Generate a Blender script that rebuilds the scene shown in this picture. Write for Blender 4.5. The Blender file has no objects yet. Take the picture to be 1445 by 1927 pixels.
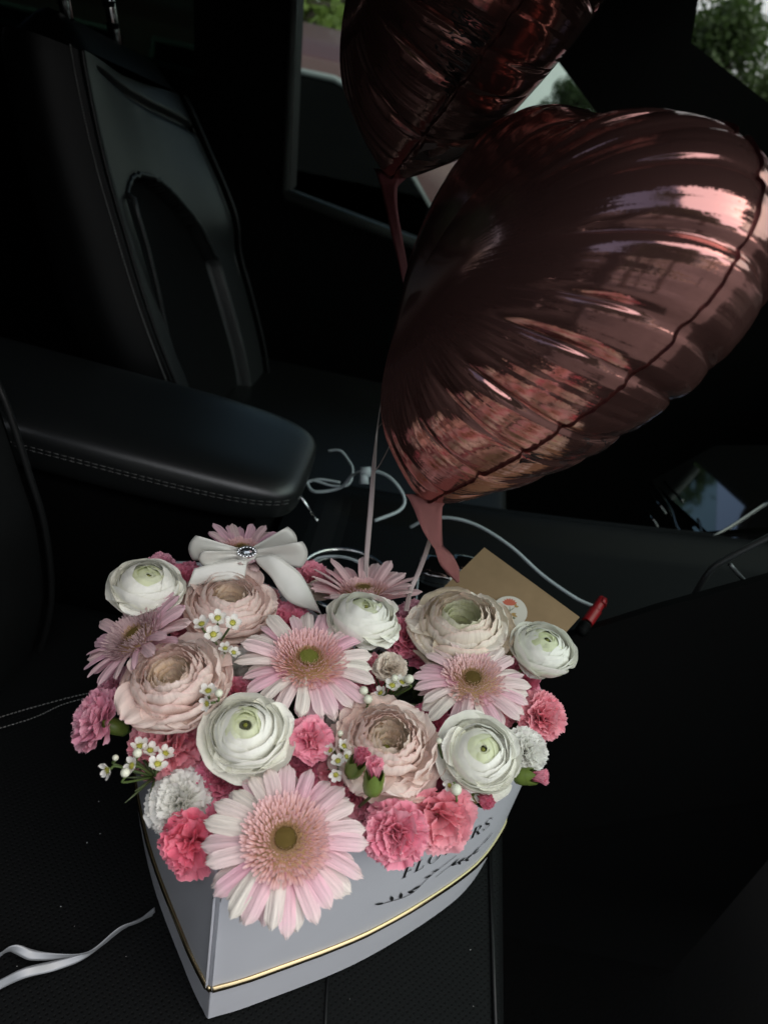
import bpy, math, random
import numpy as np
from mathutils import Vector, Matrix, noise
from mathutils.bvhtree import BVHTree
PI = math.pi
random.seed(7)
sc = bpy.context.scene
COL = sc.collection

# ------------------------------------------------------------------ camera
CAM_Z, PITCH, ROLL, FPX, PW, PH = 0.60, math.radians(35), math.radians(12), 1438.0, 1445.0, 1927.0
C0 = Vector((0, 0, CAM_Z))
FW = Vector((0, math.cos(PITCH), -math.sin(PITCH)))
_u0, _r0 = Vector((0, math.sin(PITCH), math.cos(PITCH))), Vector((1, 0, 0))
UP = _u0 * math.cos(ROLL) - _r0 * math.sin(ROLL)
RT = _r0 * math.cos(ROLL) + _u0 * math.sin(ROLL)
cd = bpy.data.cameras.new('camera'); cam = bpy.data.objects.new('camera', cd); COL.objects.link(cam)
cam.matrix_world = Matrix(((RT.x, UP.x, -FW.x, C0.x), (RT.y, UP.y, -FW.y, C0.y), (RT.z, UP.z, -FW.z, C0.z), (0, 0, 0, 1)))
cd.sensor_fit = 'VERTICAL'; cd.sensor_height = 36; cd.lens = 36 * FPX / PH
cd.clip_start = 0.01; cd.clip_end = 400
cd.dof.use_dof = True; cd.dof.focus_distance = 0.52; cd.dof.aperture_fstop = 8.0
sc.camera = cam
# ------------------------------------------------------------------ world, sun, exposure
SUN_EL, SUN_AZ = math.radians(56), math.radians(114)      # azimuth clockwise from +Y
w = bpy.data.worlds.new('World'); sc.world = w; w.use_nodes = True
nt = w.node_tree; nt.nodes.clear()
sky = nt.nodes.new('ShaderNodeTexSky'); sky.sky_type = 'NISHITA'; sky.sun_disc = False
sky.sun_elevation = SUN_EL; sky.sun_rotation = SUN_AZ; sky.air_density = 1.0; sky.dust_density = 3.0; sky.ozone_density = 1.0
bg = nt.nodes.new('ShaderNodeBackground'); bg.inputs['Strength'].default_value = 0.12
wo = nt.nodes.new('ShaderNodeOutputWorld')
nt.links.new(sky.outputs[0], bg.inputs[0]); nt.links.new(bg.outputs[0], wo.inputs[0])
sd = bpy.data.lights.new('sun', 'SUN'); sun = bpy.data.objects.new('sun', sd); COL.objects.link(sun)
sd.energy = 3.9; sd.angle = math.radians(122); sd.color = (1.0, 0.99, 0.975)
sdir = Vector((math.sin(SUN_AZ) * math.cos(SUN_EL), math.cos(SUN_AZ) * math.cos(SUN_EL), math.sin(SUN_EL)))
sun.rotation_euler = (-sdir).to_track_quat('-Z', 'Y').to_euler()
sc.view_settings.view_transform = 'Standard'; sc.view_settings.look = 'None'
sc.view_settings.exposure = 0.0; sc.view_settings.gamma = 1.0
sc.render.engine = 'CYCLES'
sc.cycles.use_denoising = True
sc.cycles.max_bounces = 8; sc.cycles.transparent_max_bounces = 12
sc.cycles.sample_clamp_indirect = 4.0
sc.cycles.caustics_reflective = False; sc.cycles.caustics_refractive = False

# ------------------------------------------------------------------ helpers
def ray(u, v): return RT * ((u - PW / 2) / FPX) - UP * ((v - PH / 2) / FPX) + FW
def at_z(u, v, z): d = ray(u, v); return C0 + d * ((z - C0.z) / d.z)
def at_y(u, v, y): d = ray(u, v); return C0 + d * ((y - C0.y) / d.y)
def at_d(u, v, t): return C0 + ray(u, v) * t
def depth(p): return (p - C0).dot(FW)

def mesh(name, vs, fs, mat=None, smooth=True, uvs=None, mats=None, mi=None):
    me = bpy.data.meshes.new(name)
    me.from_pydata([tuple(v) for v in vs], [], fs)
    if smooth: me.polygons.foreach_set('use_smooth', [True] * len(me.polygons))
    if uvs is not None:
        ul = me.uv_layers.new(name='UVMap')
        li = np.empty(len(me.loops), np.int32); me.loops.foreach_get('vertex_index', li)
        ul.data.foreach_set('uv', np.asarray(uvs, np.float32)[li].ravel())
    for m in (mats or ([mat] if mat else [])): me.materials.append(m)
    if mi is not None: me.polygons.foreach_set('material_index', mi)
    me.update()
    return me
def link(name, me, parent=None, mw=None):
    o = bpy.data.objects.new(name, me); COL.objects.link(o)
    if parent: o.parent = parent
    if mw is not None: o.matrix_local = mw
    return o
def tag(o, label=None, cat=None, group=None, kind=None):
    if label: o['label'] = label
    if cat: o['category'] = cat
    if group: o['group'] = group
    if kind: o['kind'] = kind
    return o
def thing(name, label, cat, mw=None, group=None):
    o = bpy.data.objects.new(name, None); COL.objects.link(o); o.empty_display_size = 0.01
    if mw is not None: o.matrix_world = mw
    return tag(o, label, cat, group)
def grid(nu, nv, fn, wrap=False):
    vs, uv, fs = [], [], []
    cu = nu if wrap else nu + 1
    for j in range(nv + 1):
        for i in range(cu):
            a, b = i / nu, j / nv
            vs.append(Vector(fn(a, b))); uv.append((a, b))
    for j in range(nv):
        for i in range(nu):
            p, q = j * cu + i, j * cu + (i + 1) % cu
            fs.append((p, q, q + cu, p + cu))
    return vs, fs, uv
class MB:
    def __init__(s): s.v, s.f, s.uv, s.mi = [], [], [], []
    def add(s, vs, fs, uv=None, mi=0):
        n = len(s.v); s.v += [Vector(v) for v in vs]; s.f += [tuple(i + n for i in f) for f in fs]
        s.uv += list(uv) if uv else [(0, 0)] * len(vs); s.mi += [mi] * len(fs)
    def box(s, a, b, mi=0):
        x0, y0, z0 = a; x1, y1, z1 = b
        s.add([(x0,y0,z0),(x1,y0,z0),(x1,y1,z0),(x0,y1,z0),(x0,y0,z1),(x1,y0,z1),(x1,y1,z1),(x0,y1,z1)],
              [(3,2,1,0),(4,5,6,7),(0,1,5,4),(1,2,6,5),(2,3,7,6),(3,0,4,7)], None, mi)
    def slab(s, poly, off, mi=0):                       # polygon (3-D points) extruded by vector off
        n = len(poly); p = [Vector(q) for q in poly]; o = Vector(off)
        s.add(p + [q + o for q in p], [tuple(range(n))[::-1], tuple(range(n, 2 * n))] + [(i, (i + 1) % n, (i + 1) % n + n, i + n) for i in range(n)], None, mi)
    def tube(s, pts, r, n=8, cap=True, mi=0):
        pts = [Vector(p) for p in pts]; m = len(pts)
        rs = r if isinstance(r, (list, tuple)) else [r] * m
        t0 = (pts[1] - pts[0]).normalized(); nx = t0.orthogonal().normalized()
        vs, uv = [], []
        for i, p in enumerate(pts):
            t = (pts[min(i + 1, m - 1)] - pts[max(i - 1, 0)]).normalized()
            nx = (nx - t * nx.dot(t)).normalized(); ny = t.cross(nx)
            for k in range(n):
                a = 2 * PI * k / n; vs.append(p + (nx * math.cos(a) + ny * math.sin(a)) * rs[i]); uv.append((k / n, i / (m - 1)))
        fs = [(j * n + k, j * n + (k + 1) % n, (j + 1) * n + (k + 1) % n, (j + 1) * n + k) for j in range(m - 1) for k in range(n)]
        if cap: fs += [tuple(range(n))[::-1], tuple(range((m - 1) * n, m * n))]
        s.add(vs, fs, uv, mi)
    def strip(s, pts, ws, mi=0, th=0.0):                # ribbon: centre points and half-width vectors
        m = len(pts); vs, uv = [], []
        for i in range(m):
            for k in range(5):
                c = (k - 2) / 2
                vs.append(Vector(pts[i]) + Vector(ws[i]) * c); uv.append((k / 4, i / (m - 1)))
        s.add(vs, [(j * 5 + k, j * 5 + k + 1, j * 5 + k + 6, j * 5 + k + 5) for j in range(m - 1) for k in range(4)], uv, mi)
    def ball(s, c, r, nu=10, nv=6, sq=(1, 1, 1), mi=0):
        vs, fs, uv = grid(nu, nv, lambda a, b: (c[0] + r * sq[0] * math.sin(PI * b) * math.cos(2 * PI * a), c[1] + r * sq[1] * math.sin(PI * b) * math.sin(2 * PI * a), c[2] - r * sq[2] * math.cos(PI * b)), wrap=True)
        s.add(vs, fs, uv, mi)
    def build(s, name, mat, parent=None, smooth=True, mw=None):
        mats = mat if isinstance(mat, (list, tuple)) else [mat]
        return link(name, mesh(name, s.v, s.f, None, smooth, s.uv, mats, s.mi), parent, mw)
def spline(pts, n):
    """Catmull-Rom through 3-D points"""
    P = [Vector(p) for p in pts]; P = [P[0] * 2 - P[1]] + P + [P[-1] * 2 - P[-2]]
    out = []; m = len(P) - 3
    for i in range(n + 1):
        x = i / n * m; k = min(int(x), m - 1); t = x - k
        a, b, c, d = P[k:k + 4]
        out.append(0.5 * ((2 * b) + (c - a) * t + (2 * a - 5 * b + 4 * c - d) * t * t + (3 * b - a - 3 * c + d) * t ** 3))
    return out
def solid(o, th, off=0):
    m = o.modifiers.new('thickness', 'SOLIDIFY'); m.thickness = th; m.offset = off; return o
def sstep(a, b, x): t = min(1, max(0, (x - a) / (b - a))); return t * t * (3 - 2 * t)

# ------------------------------------------------------------------ materials
def new_mat(name):
    m = bpy.data.materials.new(name); m.use_nodes = True
    n = m.node_tree.nodes; n.clear(); o = n.new('ShaderNodeOutputMaterial'); return m, n, m.node_tree.links, o
def pbr(name, col, rough=0.5, metal=0.0, spec=0.5, bump=None, var=0.0, vscale=20, coat=0.0, sheen=0.0, rvar=0.0):
    """principled with a noise colour variation and a noise bump (scale, strength, distance)"""
    m, n, l, o = new_mat(name); p = n.new('ShaderNodeBsdfPrincipled'); l.new(p.outputs[0], o.inputs[0])
    p.inputs['Base Color'].default_value = (*col, 1); p.inputs['Roughness'].default_value = rough
    p.inputs['Metallic'].default_value = metal; p.inputs['Specular IOR Level'].default_value = spec
    p.inputs['Coat Weight'].default_value = coat; p.inputs['Sheen Weight'].default_value = sheen
    tc = n.new('ShaderNodeTexCoord')
    if var or rvar:
        nz = n.new('ShaderNodeTexNoise'); nz.inputs['Scale'].default_value = vscale; nz.inputs['Detail'].default_value = 6; l.new(tc.outputs['Object'], nz.inputs['Vector'])
        if var:
            cr = n.new('ShaderNodeValToRGB'); l.new(nz.outputs[0], cr.inputs[0])
            cr.color_ramp.elements[0].position = .3; cr.color_ramp.elements[1].position = .7
            cr.color_ramp.elements[0].color = (*[c * (1 - var) for c in col], 1); cr.color_ramp.elements[1].color = (*[min(1, c * (1 + var)) for c in col], 1)
            l.new(cr.outputs[0], p.inputs['Base Color'])
        if rvar:
            mr = n.new('ShaderNodeMapRange'); l.new(nz.outputs[0], mr.inputs[0]); mr.inputs[1].default_value = .3; mr.inputs[2].default_value = .7
            mr.inputs[3].default_value = rough - rvar; mr.inputs[4].default_value = rough + rvar; l.new(mr.outputs[0], p.inputs['Roughness'])
    if bump:
        nb = n.new('ShaderNodeTexNoise'); nb.inputs['Scale'].default_value = bump[0]; nb.inputs['Detail'].default_value = 8; l.new(tc.outputs['Object'], nb.inputs['Vector'])
        b = n.new('ShaderNodeBump'); b.inputs['Strength'].default_value = bump[1]; b.inputs['Distance'].default_value = bump[2]
        l.new(nb.outputs[0], b.inputs['Height']); l.new(b.outputs[0], p.inputs['Normal'])
    return m
def petal_mat(name, stops, white=(0.85, 0.83, 0.78), wmix=(0.0, 0.35), vein=30, vstr=0.25, trans=0.22, streak=0.12, rough=0.55):
    """petal: colour ramp base->tip along UV v, per-petal random whitening, lengthwise veins"""
    m, n, l, o = new_mat(name)
    tc = n.new('ShaderNodeTexCoord'); sx = n.new('ShaderNodeSeparateXYZ'); l.new(tc.outputs['UV'], sx.inputs[0])
    cr = n.new('ShaderNodeValToRGB'); l.new(sx.outputs[1], cr.inputs[0]); el = cr.color_ramp.elements
    while len(el) < len(stops): el.new(0.5)
    for e, (p_, c_) in zip(el, stops): e.position = p_; e.color = (*c_, 1)
    oi = n.new('ShaderNodeObjectInfo')
    mr = n.new('ShaderNodeMapRange'); l.new(oi.outputs['Random'], mr.inputs[0]); mr.inputs[3].default_value = wmix[0]; mr.inputs[4].default_value = wmix[1]
    mx = n.new('ShaderNodeMix'); mx.data_type = 'RGBA'; l.new(mr.outputs[0], mx.inputs['Factor']); l.new(cr.outputs[0], mx.inputs['A']); mx.inputs['B'].default_value = (*white, 1)
    mp = n.new('ShaderNodeMapping'); l.new(tc.outputs['UV'], mp.inputs[0]); mp.inputs['Scale'].default_value = (vein, 2.2, 1)
    ad = n.new('ShaderNodeVectorMath'); ad.operation = 'ADD'; l.new(mp.outputs[0], ad.inputs[0]); l.new(oi.outputs['Random'], ad.inputs[1])
    nz = n.new('ShaderNodeTexNoise'); nz.inputs['Scale'].default_value = 1.0; nz.inputs['Detail'].default_value = 4; l.new(ad.outputs[0], nz.inputs['Vector'])
    hv = n.new('ShaderNodeMapRange'); l.new(nz.outputs[0], hv.inputs[0]); hv.inputs[1].default_value = .3; hv.inputs[2].default_value = .7; hv.inputs[3].default_value = 1 - streak; hv.inputs[4].default_value = 1 + streak * .5
    ml = n.new('ShaderNodeMix'); ml.data_type = 'RGBA'; ml.blend_type = 'MULTIPLY'; ml.inputs['Factor'].default_value = 1
    l.new(mx.outputs['Result'], ml.inputs['A']); l.new(hv.outputs[0], ml.inputs['B'])
    p = n.new('ShaderNodeBsdfPrincipled'); p.inputs['Roughness'].default_value = rough; p.inputs['Specular IOR Level'].default_value = .3; p.inputs['Sheen Weight'].default_value = .08
    l.new(ml.outputs['Result'], p.inputs['Base Color'])
    b = n.new('ShaderNodeBump'); b.inputs['Strength'].default_value = vstr; b.inputs['Distance'].default_value = .0012; l.new(nz.outputs[0], b.inputs['Height']); l.new(b.outputs[0], p.inputs['Normal'])
    t = n.new('ShaderNodeBsdfTranslucent'); l.new(ml.outputs['Result'], t.inputs[0])
    ms = n.new('ShaderNodeMixShader'); ms.inputs[0].default_value = trans; l.new(p.outputs[0], ms.inputs[1]); l.new(t.outputs[0], ms.inputs[2]); l.new(ms.outputs[0], o.inputs[0])
    return m
def glass_mat(name, tint=(0.75, 0.8, 0.78), gl=1.0):
    m, n, l, o = new_mat(name)
    t = n.new('ShaderNodeBsdfTransparent'); t.inputs[0].default_value = (*tint, 1)
    g = n.new('ShaderNodeBsdfGlossy'); g.inputs['Roughness'].default_value = .01; g.inputs[0].default_value = (gl, gl, gl, 1)
    f = n.new('ShaderNodeFresnel'); f.inputs[0].default_value = 1.45
    x = n.new('ShaderNodeMixShader'); l.new(f.outputs[0], x.inputs[0]); l.new(t.outputs[0], x.inputs[1]); l.new(g.outputs[0], x.inputs[2]); l.new(x.outputs[0], o.inputs[0]); return m
def foil_mat(name, col, fine=170):
    """metallised film: mirror-like, with fine pleats running across the seam (UV u runs along the seam) and soft crumples"""
    m, n, l, o = new_mat(name); p = n.new('ShaderNodeBsdfPrincipled'); l.new(p.outputs[0], o.inputs[0])
    p.inputs['Base Color'].default_value = (*col, 1); p.inputs['Metallic'].default_value = .88; p.inputs['Roughness'].default_value = .12
    tc = n.new('ShaderNodeTexCoord'); sx = n.new('ShaderNodeSeparateXYZ'); l.new(tc.outputs['UV'], sx.inputs[0])
    mp = n.new('ShaderNodeMapping'); l.new(tc.outputs['UV'], mp.inputs[0]); mp.inputs['Scale'].default_value = (fine, 2.5, 1)
    nz = n.new('ShaderNodeTexNoise'); nz.inputs['Scale'].default_value = 1; nz.inputs['Detail'].default_value = 2; l.new(mp.outputs[0], nz.inputs['Vector'])
    n2 = n.new('ShaderNodeTexNoise'); n2.inputs['Scale'].default_value = 9; l.new(tc.outputs['Object'], n2.inputs['Vector'])
    mk = n.new('ShaderNodeMapRange'); l.new(n2.outputs[0], mk.inputs[0]); mk.inputs[1].default_value = .40; mk.inputs[2].default_value = .62
    fd = n.new('ShaderNodeMapRange'); l.new(sx.outputs[1], fd.inputs[0]); fd.inputs[1].default_value = .28; fd.inputs[2].default_value = .52
    mu = n.new('ShaderNodeMath'); mu.operation = 'MULTIPLY'; l.new(mk.outputs[0], mu.inputs[0]); l.new(fd.outputs[0], mu.inputs[1])
    m2 = n.new('ShaderNodeMath'); m2.operation = 'MULTIPLY'; l.new(mu.outputs[0], m2.inputs[0]); m2.inputs[1].default_value = .42
    b = n.new('ShaderNodeBump'); b.inputs['Distance'].default_value = .0022; l.new(m2.outputs[0], b.inputs['Strength']); l.new(nz.outputs[0], b.inputs['Height'])
    l.new(b.outputs[0], p.inputs['Normal']); return m

M = {}
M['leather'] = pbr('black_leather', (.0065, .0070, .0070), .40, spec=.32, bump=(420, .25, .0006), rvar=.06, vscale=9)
M['leather_side_shaded'] = pbr('seat_side_leather_shaded', (.0022, .0024, .0024), .5, spec=.2, bump=(420, .2, .0005))  # near-black leather copy: shade on the seat shells put into the colour
M['leather_seat_lit'] = pbr('driver_seat_leather_lit', (.014, .0155, .0155), .42, spec=.6, bump=(420, .25, .0006))  # lighter copy of the black leather: windscreen light put into the colour
M['leather_arm'] = pbr('armrest_leather', (.0075, .0085, .0085), .38, spec=.9, bump=(420, .2, .0005))
M['leather_insert'] = pbr('black_suede_insert', (.004, .0042, .0042), .85, spec=.12, bump=(600, .3, .0005))
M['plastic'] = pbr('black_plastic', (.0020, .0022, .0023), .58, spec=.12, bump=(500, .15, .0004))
M['gloss'] = pbr('piano_black', (.004, .004, .004), .05, spec=1.0, coat=1.0)
M['headliner'] = pbr('dark_headliner', (.085, .070, .062), .9, spec=.05, bump=(300, .2, .0005))
M['chrome'] = pbr('chrome', (.75, .76, .76), .12, metal=1)
M['thread'] = pbr('grey_thread', (.22, .22, .21), .8)
M['thread_dim'] = pbr('dark_grey_thread', (.075, .075, .072), .8)
M['box'] = pbr('white_coated_card', (.51, .52, .56), .34, spec=.5, bump=(35, .04, .002), var=.015, vscale=30)
M['box_in'] = pbr('white_card_edge', (.7, .68, .66), .7)
M['gold'] = pbr('gold_foil', (.42, .34, .20), .18, metal=1, bump=(90, .15, .001))
M['ink'] = pbr('black_ink', (.008, .008, .009), .45)
M['foam'] = pbr('green_foam', (.012, .022, .010), .95, bump=(200, .6, .002))
M['foil'] = foil_mat('rose_gold_foil', (.53, .26, .23))
M['foil_neck'] = pbr('rose_gold_neck', (.26, .105, .10), .30, metal=.85, bump=(110, .5, .001))
M['foil_seam'] = pbr('rose_gold_seam', (.17, .06, .065), .3, metal=1, bump=(150, .4, .001))
M['ribbon_rose'] = pbr('rose_curling_ribbon', (.36, .29, .28), .42, metal=.25, bump=(60, .1, .0005))
M['ribbon_silver'] = pbr('silver_curling_ribbon', (.26, .275, .29), .4, metal=.45, bump=(60, .1, .0005))
M['satin'] = pbr('ivory_satin', (.58, .575, .53), .27, spec=.6, sheen=.1, bump=(700, .08, .0003))
M['crystal'] = pbr('cut_crystal', (.80, .82, .83), .05, metal=.85)
M['crystal_dark'] = pbr('grey_crystal', (.25, .28, .30), .04, metal=.9)
M['kraft'] = pbr('kraft_paper', (.27, .185, .105), .85, spec=.15, var=.08, vscale=60, bump=(250, .15, .0006))
M['sticker'] = pbr('sticker_paper', (.62, .59, .52), .5)
M['sticker_red'] = pbr('sticker_red', (.50, .12, .07), .6); M['sticker_green'] = pbr('sticker_green', (.12, .13, .06), .6); M['sticker_tan'] = pbr('sticker_tan', (.38, .24, .08), .6)
M['cable'] = pbr('white_cable', (.42, .47, .50), .5)
M['red'] = pbr('red_plastic', (.22, .005, .008), .38)
M['stem'] = pbr('green_stem', (.075, .12, .03), .5, var=.25, vscale=60)
M['calyx'] = pbr('calyx_green', (.13, .19, .035), .4, var=.3, vscale=70, spec=.4)
M['leaf'] = pbr('needle_leaf', (.06, .085, .03), .5, var=.3, vscale=80)
M['gerb'] = petal_mat('gerbera_petal', [(0, (.82, .26, .38)), (.35, (.88, .45, .56)), (.8, (.90, .57, .66)), (1, (.90, .70, .70))], (.90, .87, .77), (0.0, .95), vein=10, vstr=.7, streak=.2)
M['gerb_mauve'] = petal_mat('gerbera_mauve_petal', [(0, (.66, .24, .40)), (.5, (.80, .42, .57)), (1, (.84, .52, .64))], (.80, .74, .60), (0.0, .6), vein=10, vstr=.7, streak=.2)
M['gerb_rose'] = petal_mat('gerbera_rose_petal', [(0, (.78, .36, .40)), (.5, (.82, .44, .48)), (1, (.84, .56, .58))], (.86, .76, .72), (0.0, .5), vein=10, vstr=.7, streak=.2)
M['floret'] = petal_mat('gerbera_floret', [(0, (.74, .34, .20)), (.45, (.88, .52, .48)), (1, (.90, .58, .62))], (.86, .78, .74), (0, .3), vein=4)
M['floret_in'] = petal_mat('gerbera_inner_floret', [(0, (.30, .17, .04)), (.6, (.52, .32, .14)), (1, (.74, .50, .38))], (.8, .6, .45), (0, .2), vein=4)
M['gerb_eye'] = pbr('gerbera_eye', (.16, .105, .018), .7, var=.35, vscale=400, bump=(900, .5, .001))
M['gerb_eye_green'] = pbr('gerbera_green_eye', (.20, .21, .03), .7, var=.35, vscale=400, bump=(900, .5, .001))
M['white'] = petal_mat('white_ranunculus_petal', [(0, (.72, .76, .36)), (.45, (.90, .90, .72)), (.8, (.92, .915, .82)), (1, (.92, .915, .84))], (.92, .915, .86), (0, .6), vein=14, vstr=.10, streak=.04, trans=.16)
M['white_in'] = petal_mat('white_ranunculus_inner_petal', [(0, (.42, .52, .10)), (.5, (.74, .82, .42)), (1, (.84, .88, .60))], (.85, .86, .78), (0, .5), vein=14, vstr=.10, streak=.04, trans=.34)
M['blush'] = petal_mat('blush_ranunculus_petal', [(0, (.84, .56, .34)), (.5, (.92, .69, .62)), (.9, (.93, .77, .70)), (1, (.92, .66, .62))], (.93, .85, .78), (0, .55), vein=20, vstr=.4, streak=.10, trans=.36)
M['blush_in'] = petal_mat('blush_ranunculus_inner_petal', [(0, (.84, .74, .40)), (.5, (.90, .76, .54)), (1, (.91, .73, .62))], (.84, .80, .72), (0, .5), vein=20, vstr=.4, streak=.10)
M['blush_green'] = petal_mat('pale_ranunculus_inner_petal', [(0, (.50, .56, .16)), (.5, (.72, .76, .42)), (1, (.80, .78, .60))], (.84, .82, .72), (0, .4), vein=20, vstr=.4, streak=.08)
M['pale'] = petal_mat('pale_ranunculus_petal', [(0, (.80, .70, .42)), (.5, (.88, .76, .58)), (.9, (.90, .79, .66)), (1, (.88, .66, .56))], (.86, .83, .76), (0, .6), vein=20, vstr=.5, streak=.10)
def carn(name, base, tip, wh=.25): return petal_mat(name, [(0, base), (.6, tip), (.95, tuple(min(1, c * 1.05 + .02) for c in tip)), (1, tuple(min(1, c * .9 + .12) for c in tip))], (.88, .74, .74), (0, wh), vein=16, vstr=.35, streak=.12)
M['carn_pink'] = carn('pink_carnation_petal', (.78, .09, .20), (.90, .28, .40))
M['carn_coral'] = carn('coral_carnation_petal', (.78, .10, .17), (.90, .31, .38))
M['carn_hot'] = carn('deep_coral_carnation_petal', (.70, .04, .10), (.87, .16, .26), .12)
M['carn_mauve'] = carn('mauve_carnation_petal', (.66, .16, .30), (.80, .34, .47), .3)
M['carn_rose'] = carn('rose_carnation_petal', (.68, .06, .17), (.82, .20, .33), .15)
M['carn_white'] = petal_mat('white_carnation_petal', [(0, (.84, .85, .70)), (.5, (.90, .90, .82)), (1, (.92, .91, .87))], (.92, .92, .88), (0, .5), vein=16, vstr=.3, streak=.04, trans=.34)
M['cream'] = petal_mat('cream_rose_petal', [(0, (.62, .40, .28)), (.5, (.78, .64, .52)), (1, (.82, .72, .62))], (.84, .80, .70), (0, .5), vein=16, vstr=.3, streak=.1)
M['wax'] = petal_mat('waxflower_petal', [(0, (.70, .68, .50)), (.4, (.82, .80, .74)), (1, (.84, .82, .78))], (.86, .85, .82), (0, .4), vein=8, vstr=.1, streak=.05)
M['wax_eye'] = pbr('waxflower_eye', (.42, .40, .06), .5, var=.3, vscale=500)
M['wax_bud'] = pbr('waxflower_bud', (.68, .70, .56), .35)
M['lint'] = pbr('lint', (.7, .7, .68), .8)

# ================================================================== outside: ground, trees, added wall, parked car
GZ = -0.85
vs, fs, uv = grid(8, 8, lambda a, b: ((a - .5) * 240, (b - .5) * 240, GZ))
tag(link('ground', mesh('ground', vs, fs, pbr('asphalt_ground', (.10, .10, .095), .9, var=.3, vscale=3, bump=(40, .4, .01)))), kind='structure')
leafm = petal_mat('shaded_tree_leaf', [(0, (.022, .045, .010)), (1, (.045, .085, .016))], (.12, .16, .03), (0, .2), vein=4, trans=.4)  # leaves darkened in colour to give the shade of backlit trees
bark = pbr('bark', (.07, .055, .04), .9, bump=(30, .6, .02))
leafl = petal_mat('sunlit_tree_leaf', [(0, (.10, .16, .03)), (1, (.20, .27, .06))], (.34, .40, .12), (0, .3), vein=4, trans=.45)  # paler leaf copy with the sunlight put into its colour
def tree_meshes(seed, R, H, n, leaf, leafm):
    rng = random.Random(seed); t = MB()
    limb = spline([(0, 0, 0), (.1 * R, .05 * R, H * .4), (-.05 * R, .1 * R, H * .7), (0, 0, H * .95)], 10)
    t.tube(limb, [.16 * (1 - .8 * i / 10) for i in range(11)], 9)
    cl = []
    for k in range(16):
        a = rng.uniform(0, 2 * PI); e = rng.uniform(-.2, 1); rr = R * rng.uniform(.3, .8)
        c = Vector((math.cos(a) * rr * (1 - .4 * abs(e)), math.sin(a) * rr * (1 - .4 * abs(e)), H * .72 + e * R * .75)); cl.append((c, R * rng.uniform(.22, .42)))
        t.tube(spline([limb[6 + k % 4], (limb[7] + c) / 2 + Vector((0, 0, .1)), c], 6), [.05 * (1 - .12 * i) for i in range(7)], 5)
    b = MB(); vs, fs, uv = [], [], []
    for i in range(n):
        c, r = cl[rng.randrange(len(cl))]
        d = Vector((rng.gauss(0, 1), rng.gauss(0, 1), rng.gauss(0, 1))).normalized() * r * rng.random() ** .4
        p = c + d; q = Vector((rng.gauss(0, 1), rng.gauss(0, 1), rng.gauss(0, .6) - .3)).normalized(); s_ = q.orthogonal().normalized()
        s_ = (Matrix.Rotation(rng.uniform(0, 6.28), 3, q) @ s_) * leaf * .32; q = q * leaf
        k = len(vs); vs += [p, p + q * .5 + s_, p + q, p + q * .5 - s_]; uv += [(.5, 0), (1, .5), (.5, 1), (0, .5)]; fs.append((k, k + 1, k + 2, k + 3))
    return mesh('trunk', t.v, t.f, bark), mesh('crown', vs, fs, leafm, False, uv)
TM = [tree_meshes(3, 1.7, 4.2, 9000, .17, leafm), tree_meshes(5, 1.5, 2.6, 9000, .15, leafm), tree_meshes(9, 1.4, 2.4, 7000, .15, leafl)]
for (x, y, k, s, rz, lab) in [
    (-1.15, 5.6, 2, .60, 0, 'bushy green tree seen over the roof of the red car'),
    (-3.8, 8.0, 0, 1.0, 1, 'taller green tree behind the seat headrest posts'),
    (0.0, 8.5, 0, .68, .7, 'tall leafy tree above the roof of the red car'),
    (1.1, 9.5, 1, .24, 2, 'small leafy tree against the added pale wall beyond the driver window'),
    (2.6, 10.5, 1, .30, 4, 'leafy tree low in the bright corner of the window'),
    (2.25, 9.0, 1, .52, 3, 'dark bushy tree seen low through the left of the windscreen'),
    (3.0, 8.0, 1, .45, 5, 'smaller dark bush at the far right of the windscreen view'),
    (-2.0, -2.6, 1, 1.25, 1.5, 'unseen dense tree added for shade close behind the open door to the left'),  # added out of view to block sky light from the box's left wall
    (-.7, -3.6, 1, 1.3, 4.5, 'unseen dense tree added for shade directly behind the open door'),  # likewise unseen and added, keeps sky light off the left wall
    (-3.5, -6.5, 0, 1.1, 2, 'tall leafy tree behind the open door'),
    (3.8, -8.5, 0, 1.1, 4, 'spreading tree across the lane from the open door'),
    (-8, -4.5, 1, 1.3, 1, 'bushy tree far behind the car')]:
    t = thing('leafy_tree', lab, 'tree', Matrix.Translation((x, y, GZ)) @ Matrix.Rotation(rz, 4, 'Z') @ Matrix.Scale(s, 4), 'trees around the parked car')
    link('trunk', TM[k][0], t); c = link('crown', TM[k][1], t); c['kind'] = 'stuff'
wl = thing('sky_standin_wall', 'long pale wall added in place of bright sky beyond the driver window', 'wall', Matrix.Translation((3.5, 13.0, GZ)))  # added pale surface standing in for the bright sky outside
b = MB(); b.box((-7, 0, 0), (9, .25, 3.4)); b.build('wall', pbr('pale_render', (.85, .87, .83), .85, var=.06, vscale=1.5, bump=(25, .3, .01)), wl, False)
b = MB(); b.box((-7.06, -.06, 3.4), (9.06, .31, 3.52)); b.build('coping', pbr('wall_coping', (.6, .6, .57), .8), wl, False)
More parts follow.
